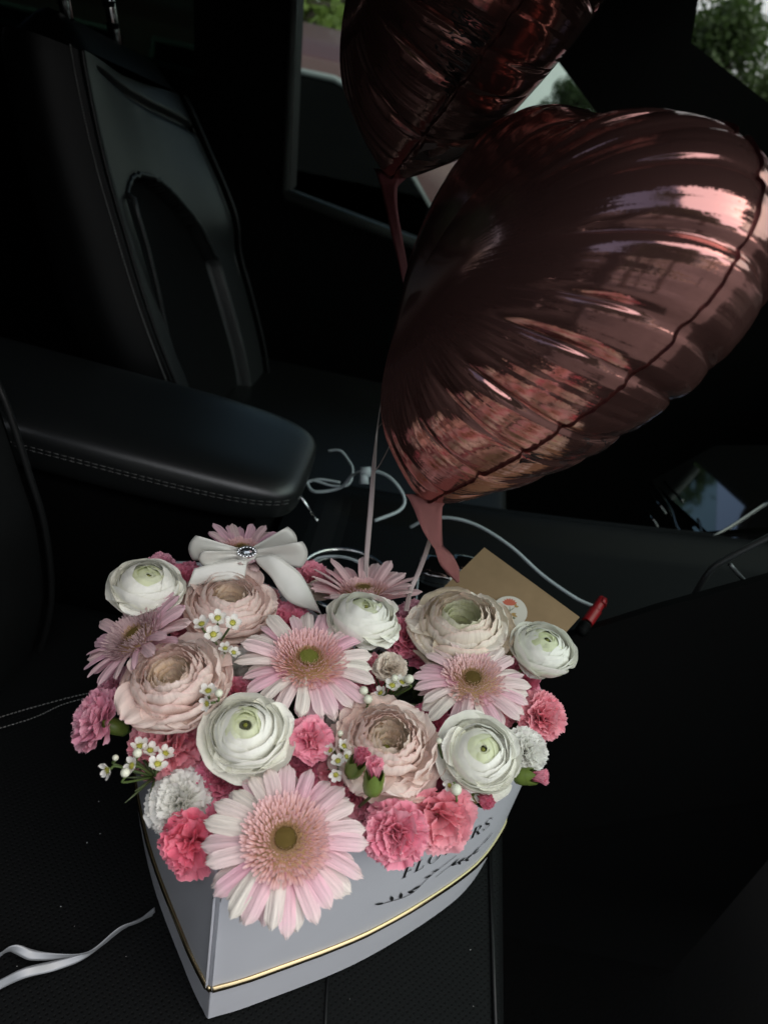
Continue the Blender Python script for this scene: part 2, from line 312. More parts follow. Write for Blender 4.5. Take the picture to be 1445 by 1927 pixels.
# parked red car alongside
redp = pbr('dark_red_paint', (.060, .013, .012), .5, coat=.1, var=.05)
tint = glass_mat('tinted_car_glass', (.012, .035, .022), .06)
pc = thing('parked_car', 'dark red car parked beside the driver door, seen through the window', 'car', Matrix.Translation((-.85, 2.55, GZ - .11)))
def car_body(a, b):
    x = -2.2 + 4.4 * a
    top = np.interp(x, [-2.2, -1.9, -1.35, -.9, .5, 1.15, 2.0, 2.2], [.62, .82, .90, 1.29, 1.27, .86, .72, .45])
    belt = min(top, .70); k = b * 6
    if k <= 1: return (x, .10 * k - .02, .2 + .25 * k)
    if k <= 2: return (x, .08 - .04 * (k - 1), .45 + (belt - .45) * (k - 1))
    if k <= 3: return (x, .04 + .26 * (k - 2) * (top - belt) / .59 , belt + (top - belt) * (k - 2))
    if k <= 4: return (x, .04 + .26 * (top - belt) / .59 + .25 * (k - 3), top + .035 * (k - 3))
    if k <= 5: return (x, .6 + .6 * (k - 4), top + .035)
    return (x, 1.2 + .4 * (k - 5), top + .035 - (top - .3) * (k - 5))
vs, fs, uv = grid(60, 24, car_body); link('body', mesh('body', vs, fs, redp, True), pc)
def side_pt(x, z):                                       # on the tumblehome of the car
    return Vector((x, .04 + .26 * (z - .70) / .59 - .012, z))
for poly in ([(-1.10, .76), (-.32, .74), (-.32, 1.24), (-.82, 1.25)], [(-.20, .74), (1.0, .74), (.52, 1.20), (.40, 1.235), (-.20, 1.24)]):
    b = MB(); b.slab([side_pt(*p) for p in poly], (0, .008, 0)); b.build('window', tint, pc, False)
    b = MB(); c = [side_pt(*p) + Vector((0, -.004, 0)) for p in poly]; b.tube(c + [c[0]], .012, 6); b.build('window_trim', pbr('grey_trim', (.16, .17, .17), .35), pc)
for x in (-1.35, 1.35):
    b = MB(); b.tube([(x, -.06, .31), (x, .16, .31)], .31, 28); o = b.build('wheel', M['plastic'], pc, False)
    b = MB(); b.tube([(x, -.065, .31), (x, -.05, .31)], .2, 20); b.build('rim', M['chrome'], o, False)

# ================================================================== the car cabin
cab = thing('car_cabin', 'dark car cabin around the flowers: black doors, pillars, roof lining and dashboard', 'car')
YD = 1.40
def wallpoly(name, pts, mat, th=.06):                    # panel in the driver-door plane, thickness outwards
    b = MB(); b.slab([(x, YD, z) for x, z in pts], (0, th, 0)); return b.build(name, mat, cab, False)
sl, sr = at_y(560, 378, YD), at_y(790, 465, YD)          # sill line of the driver's window
def sill(x): return sl.z + (sr.z - sl.z) * (x - sl.x) / (sr.x - sl.x)
pA, pB = at_y(1062, 140, YD), at_y(1128, 226, YD)        # lower edge of the windscreen pillar
def pil(x): return pA.z + (pB.z - pA.z) * (x - pA.x) / (pB.x - pA.x)
xl = at_y(556, 190, YD).x
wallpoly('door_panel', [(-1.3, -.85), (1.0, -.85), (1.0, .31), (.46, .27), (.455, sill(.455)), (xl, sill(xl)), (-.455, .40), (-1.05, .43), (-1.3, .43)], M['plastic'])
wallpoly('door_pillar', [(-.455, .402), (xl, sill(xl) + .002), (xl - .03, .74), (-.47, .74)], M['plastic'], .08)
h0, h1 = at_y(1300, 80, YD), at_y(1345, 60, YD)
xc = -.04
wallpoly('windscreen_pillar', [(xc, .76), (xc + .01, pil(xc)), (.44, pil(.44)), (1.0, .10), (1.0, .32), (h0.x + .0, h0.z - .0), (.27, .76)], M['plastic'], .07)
b = MB(); s0, s1 = Vector((xl, YD - .012, sill(xl) + .006)), Vector((.45, YD - .012, sill(.45) + .006)); b.tube([s0, s1], .010, 10)
b.tube([s0, Vector((xl - .025, YD - .012, .74))], .006, 8)
b.build('window_seal', pbr('grey_window_seal', (.10, .11, .105), .4), cab)
b = MB(); b.slab([(xl - .06, YD + .03, sill(xl)), (.55, YD + .03, sill(.55) - .02), (.0, YD + .03, .7), (xl - .06, YD + .03, .72)], (0, .004, 0)); b.build('window_glass', glass_mat('door_glass', (.80, .88, .83), .12), cab, False)
b = MB(); b.slab([(-1.2, YD + .03, .38), (-.45, YD + .03, .38), (-.45, YD + .03, .70), (-1.2, YD + .03, .70)], (0, .004, 0)); b.build('rear_window_glass', glass_mat('privacy_glass', (.10, .15, .12)), cab, False)
# roof with bowed lining, rear and near-side closures, floor
vs, fs, uv = grid(24, 16, lambda a, b: (-1.3 + (h0.x + 1.31) * a, .27 + (YD - .19) * b, .735 + .05 * math.sin(PI * b) * math.sin(PI * min(1, a * 1.1))))
link('roof_lining', mesh('roof_lining', vs, fs, M['headliner']), cab)
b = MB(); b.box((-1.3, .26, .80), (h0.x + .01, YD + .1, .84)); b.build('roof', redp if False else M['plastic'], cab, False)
b = MB(); b.box((h0.x - .03, .26, .71), (h0.x + .03, YD + .02, .80)); b.build('windscreen_header', M['headliner'], cab, False)
b = MB(); b.box((-1.36, -.05, -.85), (-1.3, YD + .05, .80)); b.build('rear_panel', M['plastic'], cab, False)
b = MB(); b.box((-1.3, -.06, -.85), (-.36, .0, .80)); b.build('near_door_pillar', M['plastic'], cab, False)  # unseen pillar, widened toward the front to shade the box's left wall
b = MB(); b.box((-1.3, .0, -.52), (1.0, YD, -.48)); b.build('floor_carpet', pbr('black_carpet', (.003, .003, .003), 1.0, spec=.05, bump=(300, .6, .003)), cab, False)
b = MB(); b.slab([(h0.x + .02, .06, .735), (h0.x + .02, YD, .735), (1.0, YD, .33), (1.0, .06, .33)], (.003, 0, .003)); b.build('windscreen', glass_mat('windscreen_glass', (.78, .86, .82)), cab, False)
b = MB()                                                 # dotted black frit along the header
for r in range(5):
    for k in range(130):
        c = Vector((h0.x + .03 + .006 * r, .1 + k * .01 + .005 * (r % 2), 0)); c.z = .735 - (c.x - h0.x - .02) * .405 / (1.0 - h0.x - .02) - .004; q = .0036 - .0005 * r
        b.add([c + Vector((q * math.cos(a), q * math.sin(a), -.58 * q * math.cos(a))) for a in (0, 1.05, 2.09, 3.14, 4.19, 5.24)], [tuple(range(6))])
o = b.build('frit_dots', M['ink'], cab, False); o['kind'] = 'stuff'
# dashboard: lofted top and face
def dash(a, b):
    y = .06 + (YD - .06) * b
    xs = [1.02, .86, .70, .60, .56, .55, .56, .60]; zs = [.30, .31, .30, .27, .22, .10, -.08, -.30]
    t = np.linspace(0, 1, 8); x = np.interp(a, t, xs); z = np.interp(a, t, zs)
    bump_ = .03 * math.exp(-((y - .98) / .22) ** 2) * (1 - a)
    x = x + .20 * sstep(.42, .60, y) * sstep(0, .3, a) + .05 * math.exp(-((y - .68) / .14) ** 2) * -sstep(.5, .8, a) + .16 * math.exp(-((y - .3) / .25) ** 2) * sstep(.4, .8, a)
    return (x, y, z + bump_)
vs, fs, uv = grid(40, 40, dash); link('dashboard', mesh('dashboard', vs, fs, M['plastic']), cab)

# ---------------------------------------------------------------- seats
def spl(ring, a):
    P = [ring[0]] + ring + [ring[-1]]; m = len(ring) - 1; x = a * m; k = min(int(x), m - 1); t = x - k; p, q, r, d = P[k:k + 4]
    return 0.5 * ((2 * q) + (r - p) * t + (2 * p - 5 * q + 4 * r - d) * t * t + (3 * q - p - 3 * r + d) * t ** 3)
def seat(label, near, far, yn, yf, depth_x, insert, lab_y):
    """near / far: pixel curves of the front edges of the backrest (top to bottom) taken on the planes y = yn / yf"""
    t = bpy.data.objects.new('front_seat', None); COL.objects.link(t); t.empty_display_size = .01; t.parent = cab; t.matrix_local = Matrix.Translation((near[-1].x, (yn + yf) / 2, 0)); t['label'] = label; bpy.context.view_layer.update()
    inv = t.matrix_world.inverted()
    N_, F_ = spline(near, 60), spline(far, 60); NF, FF = spline(near, 120), spline(far, 120)
    def face(a, b):
        i = int(round(b * 120)); p = NF[i].lerp(FF[i], a)
        e = min(a, 1 - a); h = .010 * math.sqrt(min(1, a / .03)) - .006 - .05 * sstep(.0, .5, a) * .35 + .012 * sstep(.6, .95, a)
        if insert:
            m = sstep(.085, .10, a - .05 * (b - .4)) * (1 - sstep(.80, .82, a))
            arch = .36 + (.20 * ((a - .40) / .35) ** 2 if a > .40 else .10 * ((.40 - a) / .33) ** 4); m *= sstep(arch - .006, arch + .006, b)
            h -= .02 * m
            h -= .010 * math.exp(-((b - (.075 + .12 * a)) / .012) ** 2) * sstep(.1, .2, a)     # yoke seam
        return inv @ (p + Vector((h * .95, 0, h * .25)))
    vs, fs, uv = grid(140, 120, face)
    mi = [0] * len(fs)
    if insert:
        for k in range(len(fs)):
            a, b = (k % 140 + .5) / 140, (k // 140 + .5) / 120
            arch = .36 + (.20 * ((a - .40) / .35) ** 2 if a > .40 else .10 * ((.40 - a) / .33) ** 4)
            mi[k] = int(a - .05 * (b - .4) > .10 and a < .80 and b > arch)
    link('backrest', mesh('backrest', vs, fs, None, True, uv, [M['leather_seat_lit'] if insert else M['leather'], M['leather_insert']], mi), t)
    # side, top and back shell
    def shell(a, b):
        i = int(round(b * 60)); n_, f_ = N_[i], F_[i]
        wd = depth_x * (1 - .35 * (1 - b)); c = (n_ + f_) / 2
        ring = [n_, n_ + Vector((-.5 * wd, -.022, .01)), n_ + Vector((-wd, .02, 0)), c + Vector((-wd * 1.15, 0, 0)), f_ + Vector((-wd, -.02, 0)), f_ + Vector((-.4 * wd, .02, 0)), f_]
        return inv @ spl(ring, a)
    vs, fs, uv = grid(56, 60, shell)
    top = grid(40, 8, lambda a, b: inv @ ((N_[0].lerp(F_[0], a)).lerp(N_[0].lerp(F_[0], a) + Vector((-depth_x * .66, 0, 0)), b) + Vector((0, 0, .035 * math.sin(PI * min(1, b + .02)) * min(1, 12 * a * (1 - a))))))
    n0 = len(vs); vs += top[0]; fs += [tuple(i + n0 for i in f) for f in top[1]]
    link('backrest_shell', mesh('backrest_shell', vs, fs, M['leather_side_shaded']), t)
    for L_, sg in ((N_, -1), (F_, 1)): b = MB(); b.tube([inv @ (p + Vector((.006, sg * .002, .001))) for p in L_], .0030, 8); b.build('piping', M['leather'], t)
    b = MB()
    for L_, sg in ((N_, -1), (F_, -1)):
        L2 = spline(L_[::6], 480)
        for i in range(0, 470, 3): b.tube([inv @ (L2[i] + Vector((-.004, sg * .0065, .004))), inv @ (L2[i + 2] + Vector((-.004, sg * .0065, .004)))], .0009, 4)
    o = b.build('stitching', M['thread'], t); o['kind'] = 'stuff'
    if insert:                                          # piped edge of the arched insert
        b = MB(); pa = []
        for i in range(61):
            a = .09 + .71 * i / 60; arch = .36 + (.20 * ((a - .40) / .35) ** 2 if a > .40 else .10 * ((.40 - a) / .33) ** 4)
            pa.append(face(a, arch) + Vector((.009, 0, .004)))
        pa = [face(.085 + .04 * (k / 20) , .36 + .10 + .45 * k / 20) + Vector((.008, 0, .002)) for k in range(20, 0, -1)] + pa
        b.tube(pa, .0032, 8); b.build('insert_piping', M['leather_seat_lit'], t)
    # headrest on two notched posts
    a0 = N_[0]
    for a in (.22, .58):
        p = (at_y(136, 66, .90) if a < .4 else at_y(226, 110, 1.05)) if insert else N_[0].lerp(F_[0], a) + Vector((-.05, 0, .01)); p.z -= .012; b = MB()
        b.tube([inv @ p, inv @ (p + Vector((-.02, 0, .13)))], .0065, 12)
        for k in range(4): b.tube([inv @ (p + Vector((-.0035 * k - .004, 0, .02 + .022 * k))), inv @ (p + Vector((-.0035 * k - .0046, 0, .026 + .022 * k)))], .0075, 12, mi=1)
        b.build('headrest_post', [M['chrome'], M['plastic']], t)
    b = MB(); c = inv @ (N_[0].lerp(F_[0], .4) + Vector((-.075, 0, .235)))
    vs, fs, uv = grid(24, 14, lambda a, b_: c + Vector((.06 * math.copysign(abs(math.sin(PI * b_) * math.cos(2 * PI * a)) ** .6, math.cos(2 * PI * a)), .13 * math.copysign(abs(math.sin(PI * b_) * math.sin(2 * PI * a)) ** .6, math.sin(2 * PI * a)), -.085 * math.copysign(abs(math.cos(PI * b_)) ** .6, math.cos(PI * b_)))), wrap=True)
    b.add(vs, fs, uv); b.build('headrest', M['leather'], t)
    return t, inv
nearD = [at_y(u, v, .85) for u, v in ((146, 92), (152, 130), (172, 230), (196, 330), (222, 420), (258, 540), (292, 640), (332, 742), (352, 800))]
farD = [at_y(u, v, 1.20) for u, v in ((338, 178), (352, 205), (385, 280), (420, 360), (440, 420), (446, 480), (468, 560), (492, 660), (505, 760))]
drv, dinv = seat('black leather driver seat with arched suede insert in its backrest', nearD, farD, .85, 1.20, .13, True, 0)
farP = [at_y(u, v, .50) for u, v in ((-70, 600), (-22, 720), (0, 772), (40, 892), (72, 1000), (84, 1130), (60, 1232), (20, 1300))]
nearP = [Vector((p.x - .02, .03, p.z)) for p in farP]
pas, pinv = seat('black leather passenger seat under the white heart box', nearP, farP, .03, .50, .13, False, 0)
# passenger cushion (top plane z = 0, soft front roll, low side bolsters)
def cushion(t, inv, y0, y1, x0, x1, mat):
    def f(a, b):
        y = y0 + (y1 - y0) * b; k = a * 1.25
        if k <= 1: x = x0 + (x1 - x0) * k; z = 0.0 - .0015 + .006 * sstep(.12, 0, k)
        else:
            q = (k - 1) / .25; x = x1 + .018 * math.sin(min(1, q * 2) * PI / 2); z = -.018 * (1 - math.cos(min(1, q * 2) * PI / 2)) - .16 * max(0, q - .3) - .0015
        e = min(b, 1 - b); z -= .05 * (1 - min(1, e / .06)) ** 2
        return inv @ Vector((x, y, z))
    vs, fs, uv = grid(70, 60, f)
    o = link('cushion', mesh('cushion', vs, fs, mat, True, uv), t)
    b = MB()
    b.slab([inv @ Vector(p) for p in ((x0, y0 + .01, -.22), (x1 + .01, y0 + .01, -.22), (x1 + .01, y1 - .01, -.22), (x0, y1 - .01, -.22))], (0, 0, .17)); b.build('cushion_base', M['plastic'], t, False)
m, n, l, o_ = new_mat('perforated_leather'); p = n.new('ShaderNodeBsdfPrincipled'); l.new(p.outputs[0], o_.inputs[0])
tc = n.new('ShaderNodeTexCoord'); mp = n.new('ShaderNodeMapping'); mp.inputs['Rotation'].default_value = (0, 0, .78); l.new(tc.outputs['Object'], mp.inputs[0])
vo = n.new('ShaderNodeTexVoronoi'); vo.voronoi_dimensions = '2D'; vo.inputs['Scale'].default_value = 260; vo.inputs['Randomness'].default_value = .08; l.new(mp.outputs[0], vo.inputs['Vector'])
mr = n.new('ShaderNodeMapRange'); l.new(vo.outputs['Distance'], mr.inputs[0]); mr.inputs[1].default_value = .16; mr.inputs[2].default_value = .26
cr = n.new('ShaderNodeValToRGB'); l.new(mr.outputs[0], cr.inputs[0]); cr.color_ramp.elements[0].color = (.002, .002, .002, 1); cr.color_ramp.elements[1].color = (.0036, .0042, .0044, 1)
l.new(cr.outputs[0], p.inputs['Base Color']); p.inputs['Roughness'].default_value = .55; p.inputs['Specular IOR Level'].default_value = .10
bm_ = n.new('ShaderNodeBump'); bm_.inputs['Strength'].default_value = .6; bm_.inputs['Distance'].default_value = .0006; l.new(mr.outputs[0], bm_.inputs['Height'])
nz = n.new('ShaderNodeTexNoise'); nz.inputs['Scale'].default_value = 380; nz.inputs['Detail'].default_value = 6; l.new(tc.outputs['Object'], nz.inputs['Vector'])
b2 = n.new('ShaderNodeBump'); b2.inputs['Strength'].default_value = .2; b2.inputs['Distance'].default_value = .0005; l.new(nz.outputs[0], b2.inputs['Height']); l.new(bm_.outputs[0], b2.inputs['Normal']); l.new(b2.outputs[0], p.inputs['Normal'])
M['perf'] = m
cushion(pas, pinv, -.02, .60, -.42, .150, M['perf'])
cushion(drv, dinv, .80, 1.28, -.42, .16, M['leather'])
b = MB()
for pts in ([(-40, 1362), (60, 1332), (160, 1306), (230, 1298)], [(-40, 1382), (60, 1352), (130, 1322), (230, 1300)]):
    L_ = spline([at_z(u, v, .0045) for u, v in pts], 120)
    for i in range(0, 118, 3): b.tube([pinv @ L_[i], pinv @ L_[i + 2]], .0004, 4)
o = b.build('cushion_stitching', M['thread'], pas); o['kind'] = 'stuff'
b = MB(); b.tube([pinv @ at_z(922, 1600, .0), pinv @ at_z(934, 1990, .0)], .0016, 6); b.build('cushion_seam', M['leather'], pas); b = MB(); b.tube([pinv @ at_z(617, 1840, -.0005), pinv @ at_z(609, 1990, -.0005)], .0011, 6); b.build('cushion_seam', M['leather'], pas)

# ---------------------------------------------------------------- centre console with armrest
con = bpy.data.objects.new('centre_console', None); COL.objects.link(con); con.parent = cab; con.matrix_local = Matrix.Translation((0, .70, -.45)); con['label'] = 'black centre console with padded stitched armrest and gloss trim'; bpy.context.view_layer.update()
cinv = con.matrix_world.inverted()
def rbox(c, hx, hy, hz, e, axes=None, n=(40, 24)):
    ax = axes or (Vector((1, 0, 0)), Vector((0, 1, 0)), Vector((0, 0, 1)))
    pw = lambda v, q: math.copysign(abs(v) ** q, v)
    return grid(n[0], n[1], lambda a, b: c + ax[0] * hx * pw(math.sin(PI * b), e[1]) * pw(math.cos(2 * PI * a), e[0]) + ax[1] * hy * pw(math.sin(PI * b), e[1]) * pw(math.sin(2 * PI * a), e[0]) - ax[2] * hz * pw(math.cos(PI * b), e[1]), wrap=True)
tip_n, tip_f = at_y(558, 925, .615), at_y(578, 862, .76)
ax0 = (at_y(568, 905, .69) - at_y(60, 770, .69)).normalized()
ay0 = Vector((0, 1, 0)); ay0 = (ay0 - ax0 * ay0.dot(ax0)).normalized(); az0 = ax0.cross(ay0)
endp = at_y(581, 880, .69)
ac = endp - ax0 * .298 - az0 * .011
vs, fs, uv = rbox(cinv @ ac, .30, .086, .032, (.36, .5), (ax0, ay0, az0), (64, 32))
link('armrest', mesh('armrest', vs, fs, M['leather_arm']), con)
b = MB()
for off in (.0, .006):
    L_ = []
    for i in range(151):
        x_ = -.29 + .583 * i / 150; zz = .12 + off * 20; k_ = (1 - zz ** (2 / .5)) ** (.5 / .36) - abs(x_ / .30) ** (2 / .36)
        L_.append(cinv @ (ac + ax0 * x_ - ay0 * (.0866 * max(0, k_) ** .18 + .0003) + az0 * .032 * zz))
    for i in range(0, 149, 2): b.tube([L_[i], L_[i].lerp(L_[i + 1], 1.5)], .0006, 4)
o = b.build('armrest_stitching', M['thread_dim'], con); o['kind'] = 'stuff'
b = MB(); b.slab([cinv @ (endp + ax0 * (-.60) - az0 * .05 - ay0 * .075), cinv @ (endp - ax0 * .04 - az0 * .05 - ay0 * .075), cinv @ (endp - ax0 * .04 - az0 * .05 + ay0 * .075), cinv @ (endp - ax0 * .60 - az0 * .05 + ay0 * .075)], (0, 0, -.5)); b.build('console_box', M['plastic'], con, False)
# latch pin at the front of the armrest
b = MB(); p0, p1 = at_y(562, 929, .66), at_y(596, 979, .66); b.tube([cinv @ p0, cinv @ p1], .0016, 8); b.ball(cinv @ p1, .0022); b.build('latch_wire', M['chrome'], con)
# console top surface (rises toward the dashboard)
def ctop(a, b):
    x = -.12 + .66 * a; e = abs(b - .5) * 2
    y = .575 + .30 * b; z = .035 + .02 * a + .045 * a * a - .018 * sstep(.72, 1, e) - .012 * sstep(.7, .4, e) * sstep(.05, .12, a)
    if b < .02: z -= .25
    return cinv @ Vector((x, y, z))
vs, fs, uv = grid(60, 50, ctop); link('console_top', mesh('console_top', vs, fs, M['plastic'], False), con)
b = MB(); b.slab([cinv @ Vector(p) for p in ((-.12, .575, .0), (.54, .575, .08), (.54, .575, -.48), (-.12, .575, -.48))], (0, .01, 0)); b.build('console_side', M['plastic'], con, False)
# cup holder rings and small knobs behind the bouquet
def arc(c, rx, ry, z, n=40): return [Vector((c.x + rx * math.cos(2 * PI * i / n), c.y + ry * math.sin(2 * PI * i / n), z)) for i in range(n + 1)]
cc = at_z(650, 1092, .045)
b = MB(); b.tube([cinv @ p for p in arc(cc, .052, .052, .047)], .0022, 8, cap=False); b.build('cup_holder_ring', M['chrome'], con)
b = MB(); b.tube([cinv @ p for p in arc(cc, .046, .046, .040)], .003, 8, cap=False); b.build('cup_holder_rim', M['gloss'], con)
for (u, v, s) in ((822, 1082, .022), (872, 1072, .016)):
    c = cinv @ at_y(u, v, .60); bb = rbox(c, s, s * .9, s * .7, (.5, .5), None, (20, 12)); link('console_knob', mesh('console_knob', bb[0], bb[1], M['gloss']), con)
# gloss black trim panel with bevelled tray and narrow switch bars
ZP = .055
PN = Vector((-.5, .15, .853)).normalized(); PO = at_z(1320, 920, ZP)
def at_pl(u, v, off=0): d = ray(u, v); return C0 + d * ((PO - C0).dot(PN) / d.dot(PN)) + PN * off
q = [at_pl(u, v) for u, v in ((1225, 905), (1345, 838), (1520, 838), (1520, 985), (1330, 1000))]
b = MB(); b.slab([cinv @ p for p in q], (0, 0, -.008)); tp = b.build('gloss_panel', M['gloss'], con, False)
b = MB(); b.slab([cinv @ at_pl(u, v, -.006) for u, v in ((1300, 985), (1335, 1040), (1530, 955), (1530, 905))], (0, 0, -.006)); b.build('gloss_tray', M['gloss'], con, False)
b = MB()
for pts, r in (([(1228, 912), (1262, 960), (1278, 1000), (1332, 1050)], .0028), ([(1250, 904), (1284, 944)], .0018), ([(1312, 978), (1338, 1010), (1445, 945)], .0018)):
    b.tube([cinv @ p for p in spline([at_pl(u, v, .001) for u, v in pts], 16)], r, 8)
b.build('gloss_edge', M['gloss'], con)
for k, (u0, v0, u1, v1) in enumerate(((1220, 925, 1252, 968), (1212, 955, 1236, 992), (1203, 980, 1224, 1014), (1184, 1015, 1205, 1052), (1165, 1045, 1180, 1075), (1262, 985, 1300, 1030), (1280, 1055, 1292, 1072))):
    b = MB(); A_, B_ = at_pl(u0, v0), at_pl(u1, v1); b.tube([cinv @ A_, cinv @ B_], .0024, 6); b.build('switch_bar', M['gloss'], con)
b = MB(); b.tube([cinv @ p for p in spline([at_y(u, v, .60) for u, v in ((1300, 1130), (1335, 1075), (1370, 1050), (1460, 1003))], 20)], .0032, 8)
b.tube([cinv @ p for p in spline([at_y(u, v, .58) for u, v in ((1372, 1062), (1410, 1100), (1470, 1128))], 12)], .0022, 8); b.build('trim_rail', pbr('satin_trim', (.09, .095, .10), .3, metal=.6), con)
b = MB(); b.slab([cinv @ at_y(u, v, .565) for u, v in ((860, 1262), (1090, 1192), (1240, 1145), (1460, 1085), (1460, 1500), (860, 1600))], (0, .008, 0)); b.build('console_flank', M['plastic'], con, False)

# ================================================================== white heart box
BOX_H, GOLD_Z = .187, .050
tipP = Vector((-.046, .220, 0)); axA = Vector((math.cos(math.radians(80)), math.sin(math.radians(80)), 0)); axB = Vector((axA.y, -axA.x, 0))
half = [(0.0, .0008), (.0022, .0036), (.02, .027), (.0745, .088), (.143, .143), (.188, .162), (.206, .161), (.220, .148), (.228, .126), (.230, .100), (.226, .062), (.214, .026), (.200, .0)]
hs = spline([(a, b_, 0) for a, b_ in half], 90)
outl = [Vector((p.x, p.y, 0)) for p in hs] + [Vector((p.x, -p.y, 0)) for p in hs[-2:0:-1]]
def hw(p, z, off=0.0): return tipP + axA * p.x + axB * p.y + Vector((0, 0, z))
def offset(pl, d):
    n = len(pl); out = []
    for i in range(n):
        t = (pl[(i + 1) % n] - pl[i - 1]).normalized(); out.append(pl[i] + Vector((t.y, -t.x, 0)) * -d)
    return out
bx = thing('flower_box', 'white heart shaped flower box with gold rim on the car seat', 'gift box', Matrix.Translation(tipP))
binv = bx.matrix_world.inverted()
def wall_ring(name, levels, mat, cap=None):
    vs, fs = [], []; n = len(outl)
    for (d, z) in levels: vs += [binv @ hw(p, z) for p in (offset(outl, d) if d else outl)]
    for k in range(len(levels) - 1): fs += [(k * n + i, k * n + (i + 1) % n, (k + 1) * n + (i + 1) % n, (k + 1) * n + i) for i in range(n)]
    if cap is not None: fs.append(tuple(range(cap * n, cap * n + n)))
    return link(name, mesh(name, vs, fs, mat), bx)
OUT = 1.0
# orientation of offset(): test which sign grows the outline
_g = sum((p - Vector((.15, 0, 0))).length for p in offset(outl, .01)); _s = sum((p - Vector((.15, 0, 0))).length for p in outl)
SG = 1.0 if _g > _s else -1.0
wall_ring('box_base', [(0, .0008), (0, .0012), (0, .0025), (0, .02), (0, GOLD_Z - .006), (0, GOLD_Z - .004), (SG * -.001, GOLD_Z - .0035)], M['box'], 0)
wall_ring('box_wall', [(SG * -.001, GOLD_Z - .002), (SG * .0012, GOLD_Z + .001), (SG * .0012, GOLD_Z + .002), (SG * .0012, GOLD_Z + .004), (SG * .0012, GOLD_Z + .07), (SG * .0012, BOX_H - .004), (SG * .0012, BOX_H - .001), (SG * -.0005, BOX_H), (SG * -.0025, BOX_H - .001), (SG * -.003, GOLD_Z)], M['box'])
b = MB(); g = offset(outl, SG * .0014); n = len(g); g = [binv @ hw(p, GOLD_Z) for p in g]; vs, fs = [], []
for i in range(n):
    nn = ((g[(i + 1) % n] - g[i - 1]).normalized()).cross(Vector((0, 0, 1)));
    if nn.dot(g[i] - (binv @ hw(Vector((.15, 0, 0)), GOLD_Z))) < 0: nn = -nn
    wob = .0003 * noise.noise(g[i] * 60)
    for k in range(10):
        a = 2 * PI * k / 10; vs.append(g[i] + nn * (.0024 * math.cos(a) + wob) + Vector((0, 0, (.0034 + wob) * math.sin(a))))
for i in range(n):
    for k in range(10): fs.append((i * 10 + k, i * 10 + (k + 1) % 10, ((i + 1) % n) * 10 + (k + 1) % 10, ((i + 1) % n) * 10 + k))
link('gold_trim', mesh('gold_trim', vs, fs, M['gold']), bx)
vs = [binv @ hw(p, BOX_H - .022 + .004 * noise.noise(Vector((p.x * 30, p.y * 30, 0)))) for p in offset(outl, SG * -.004)]
link('flower_foam', mesh('flower_foam', vs, [tuple(range(len(vs)))], M['foam']), bx)
# printing on the right-hand wall: arc length runs from the tip along the +b side
side = [hs[0]] + list(hs[1:]); cum = [0]
for i in range(1, len(hs)): cum.append(cum[-1] + (hs[i] - hs[i - 1]).length)
goff = offset(outl, SG * .0016)
def on_wall(s, z):
    s = max(0, min(cum[-1], s)); i = max(1, min(len(hs) - 1, int(np.searchsorted(cum, s)))); k = (s - cum[i - 1]) / max(1e-9, cum[i] - cum[i - 1])
    return binv @ hw(goff[i - 1].lerp(goff[i], k), z)
def wall_sz(u, v):                                       # nearest (s, z) on the wall for a pixel
    best = None
    for s in np.arange(.02, .30, .003):
        for z in np.arange(.055, BOX_H, .004):
            q_ = bx.matrix_world @ on_wall(s, z) - C0; d = q_.dot(FW); e = (PW / 2 + FPX * q_.dot(RT) / d - u) ** 2 + (PH / 2 - FPX * q_.dot(UP) / d - v) ** 2
            if best is None or e < best[0]: best = (e, s, z)
    return best[1:]
F0, F1, FT = wall_sz(757, 1654), wall_sz(905, 1572), wall_sz(773, 1628)
S0, S1 = F0[0], F1[0] + .004; LH = max(.014, min(.03, (FT[1] - F0[1])))
def bar(x0, y0, x1, y1, t): dx, dy = x1 - x0, y1 - y0; L_ = math.hypot(dx, dy); nx, ny = -dy / L_ * t / 2, dx / L_ * t / 2; return [(x0 + nx, y0 + ny), (x1 + nx, y1 + ny), (x1 - nx, y1 - ny), (x0 - nx, y0 - ny)]
def hb(x0, x1, y, t=.05): return [(x0, y - t / 2), (x1, y - t / 2), (x1, y + t / 2), (x0, y + t / 2)]
def sv(x, t=.14): return [(x - t / 2, 0), (x + t / 2, 0), (x + t / 2, 1), (x - t / 2, 1)]
def arcp(cx, cy, rx, ry, a0, a1, t0, t1, n=14):
    out = []
    for i in range(n):
        A, B_ = [math.radians(a0 + (a1 - a0) * k / n) for k in (i, i + 1)]
        T = [t0 + (t1 - t0) * abs(math.cos(x)) for x in (A, B_)]
        out.append([(cx + (rx - T[0] / 2) * math.cos(A), cy + (ry - .02) * math.sin(A)), (cx + (rx + T[0] / 2) * math.cos(A), cy + (ry + .02) * math.sin(A)), (cx + (rx + T[1] / 2) * math.cos(B_), cy + (ry + .02) * math.sin(B_)), (cx + (rx - T[1] / 2) * math.cos(B_), cy + (ry - .02) * math.sin(B_))])
    return out
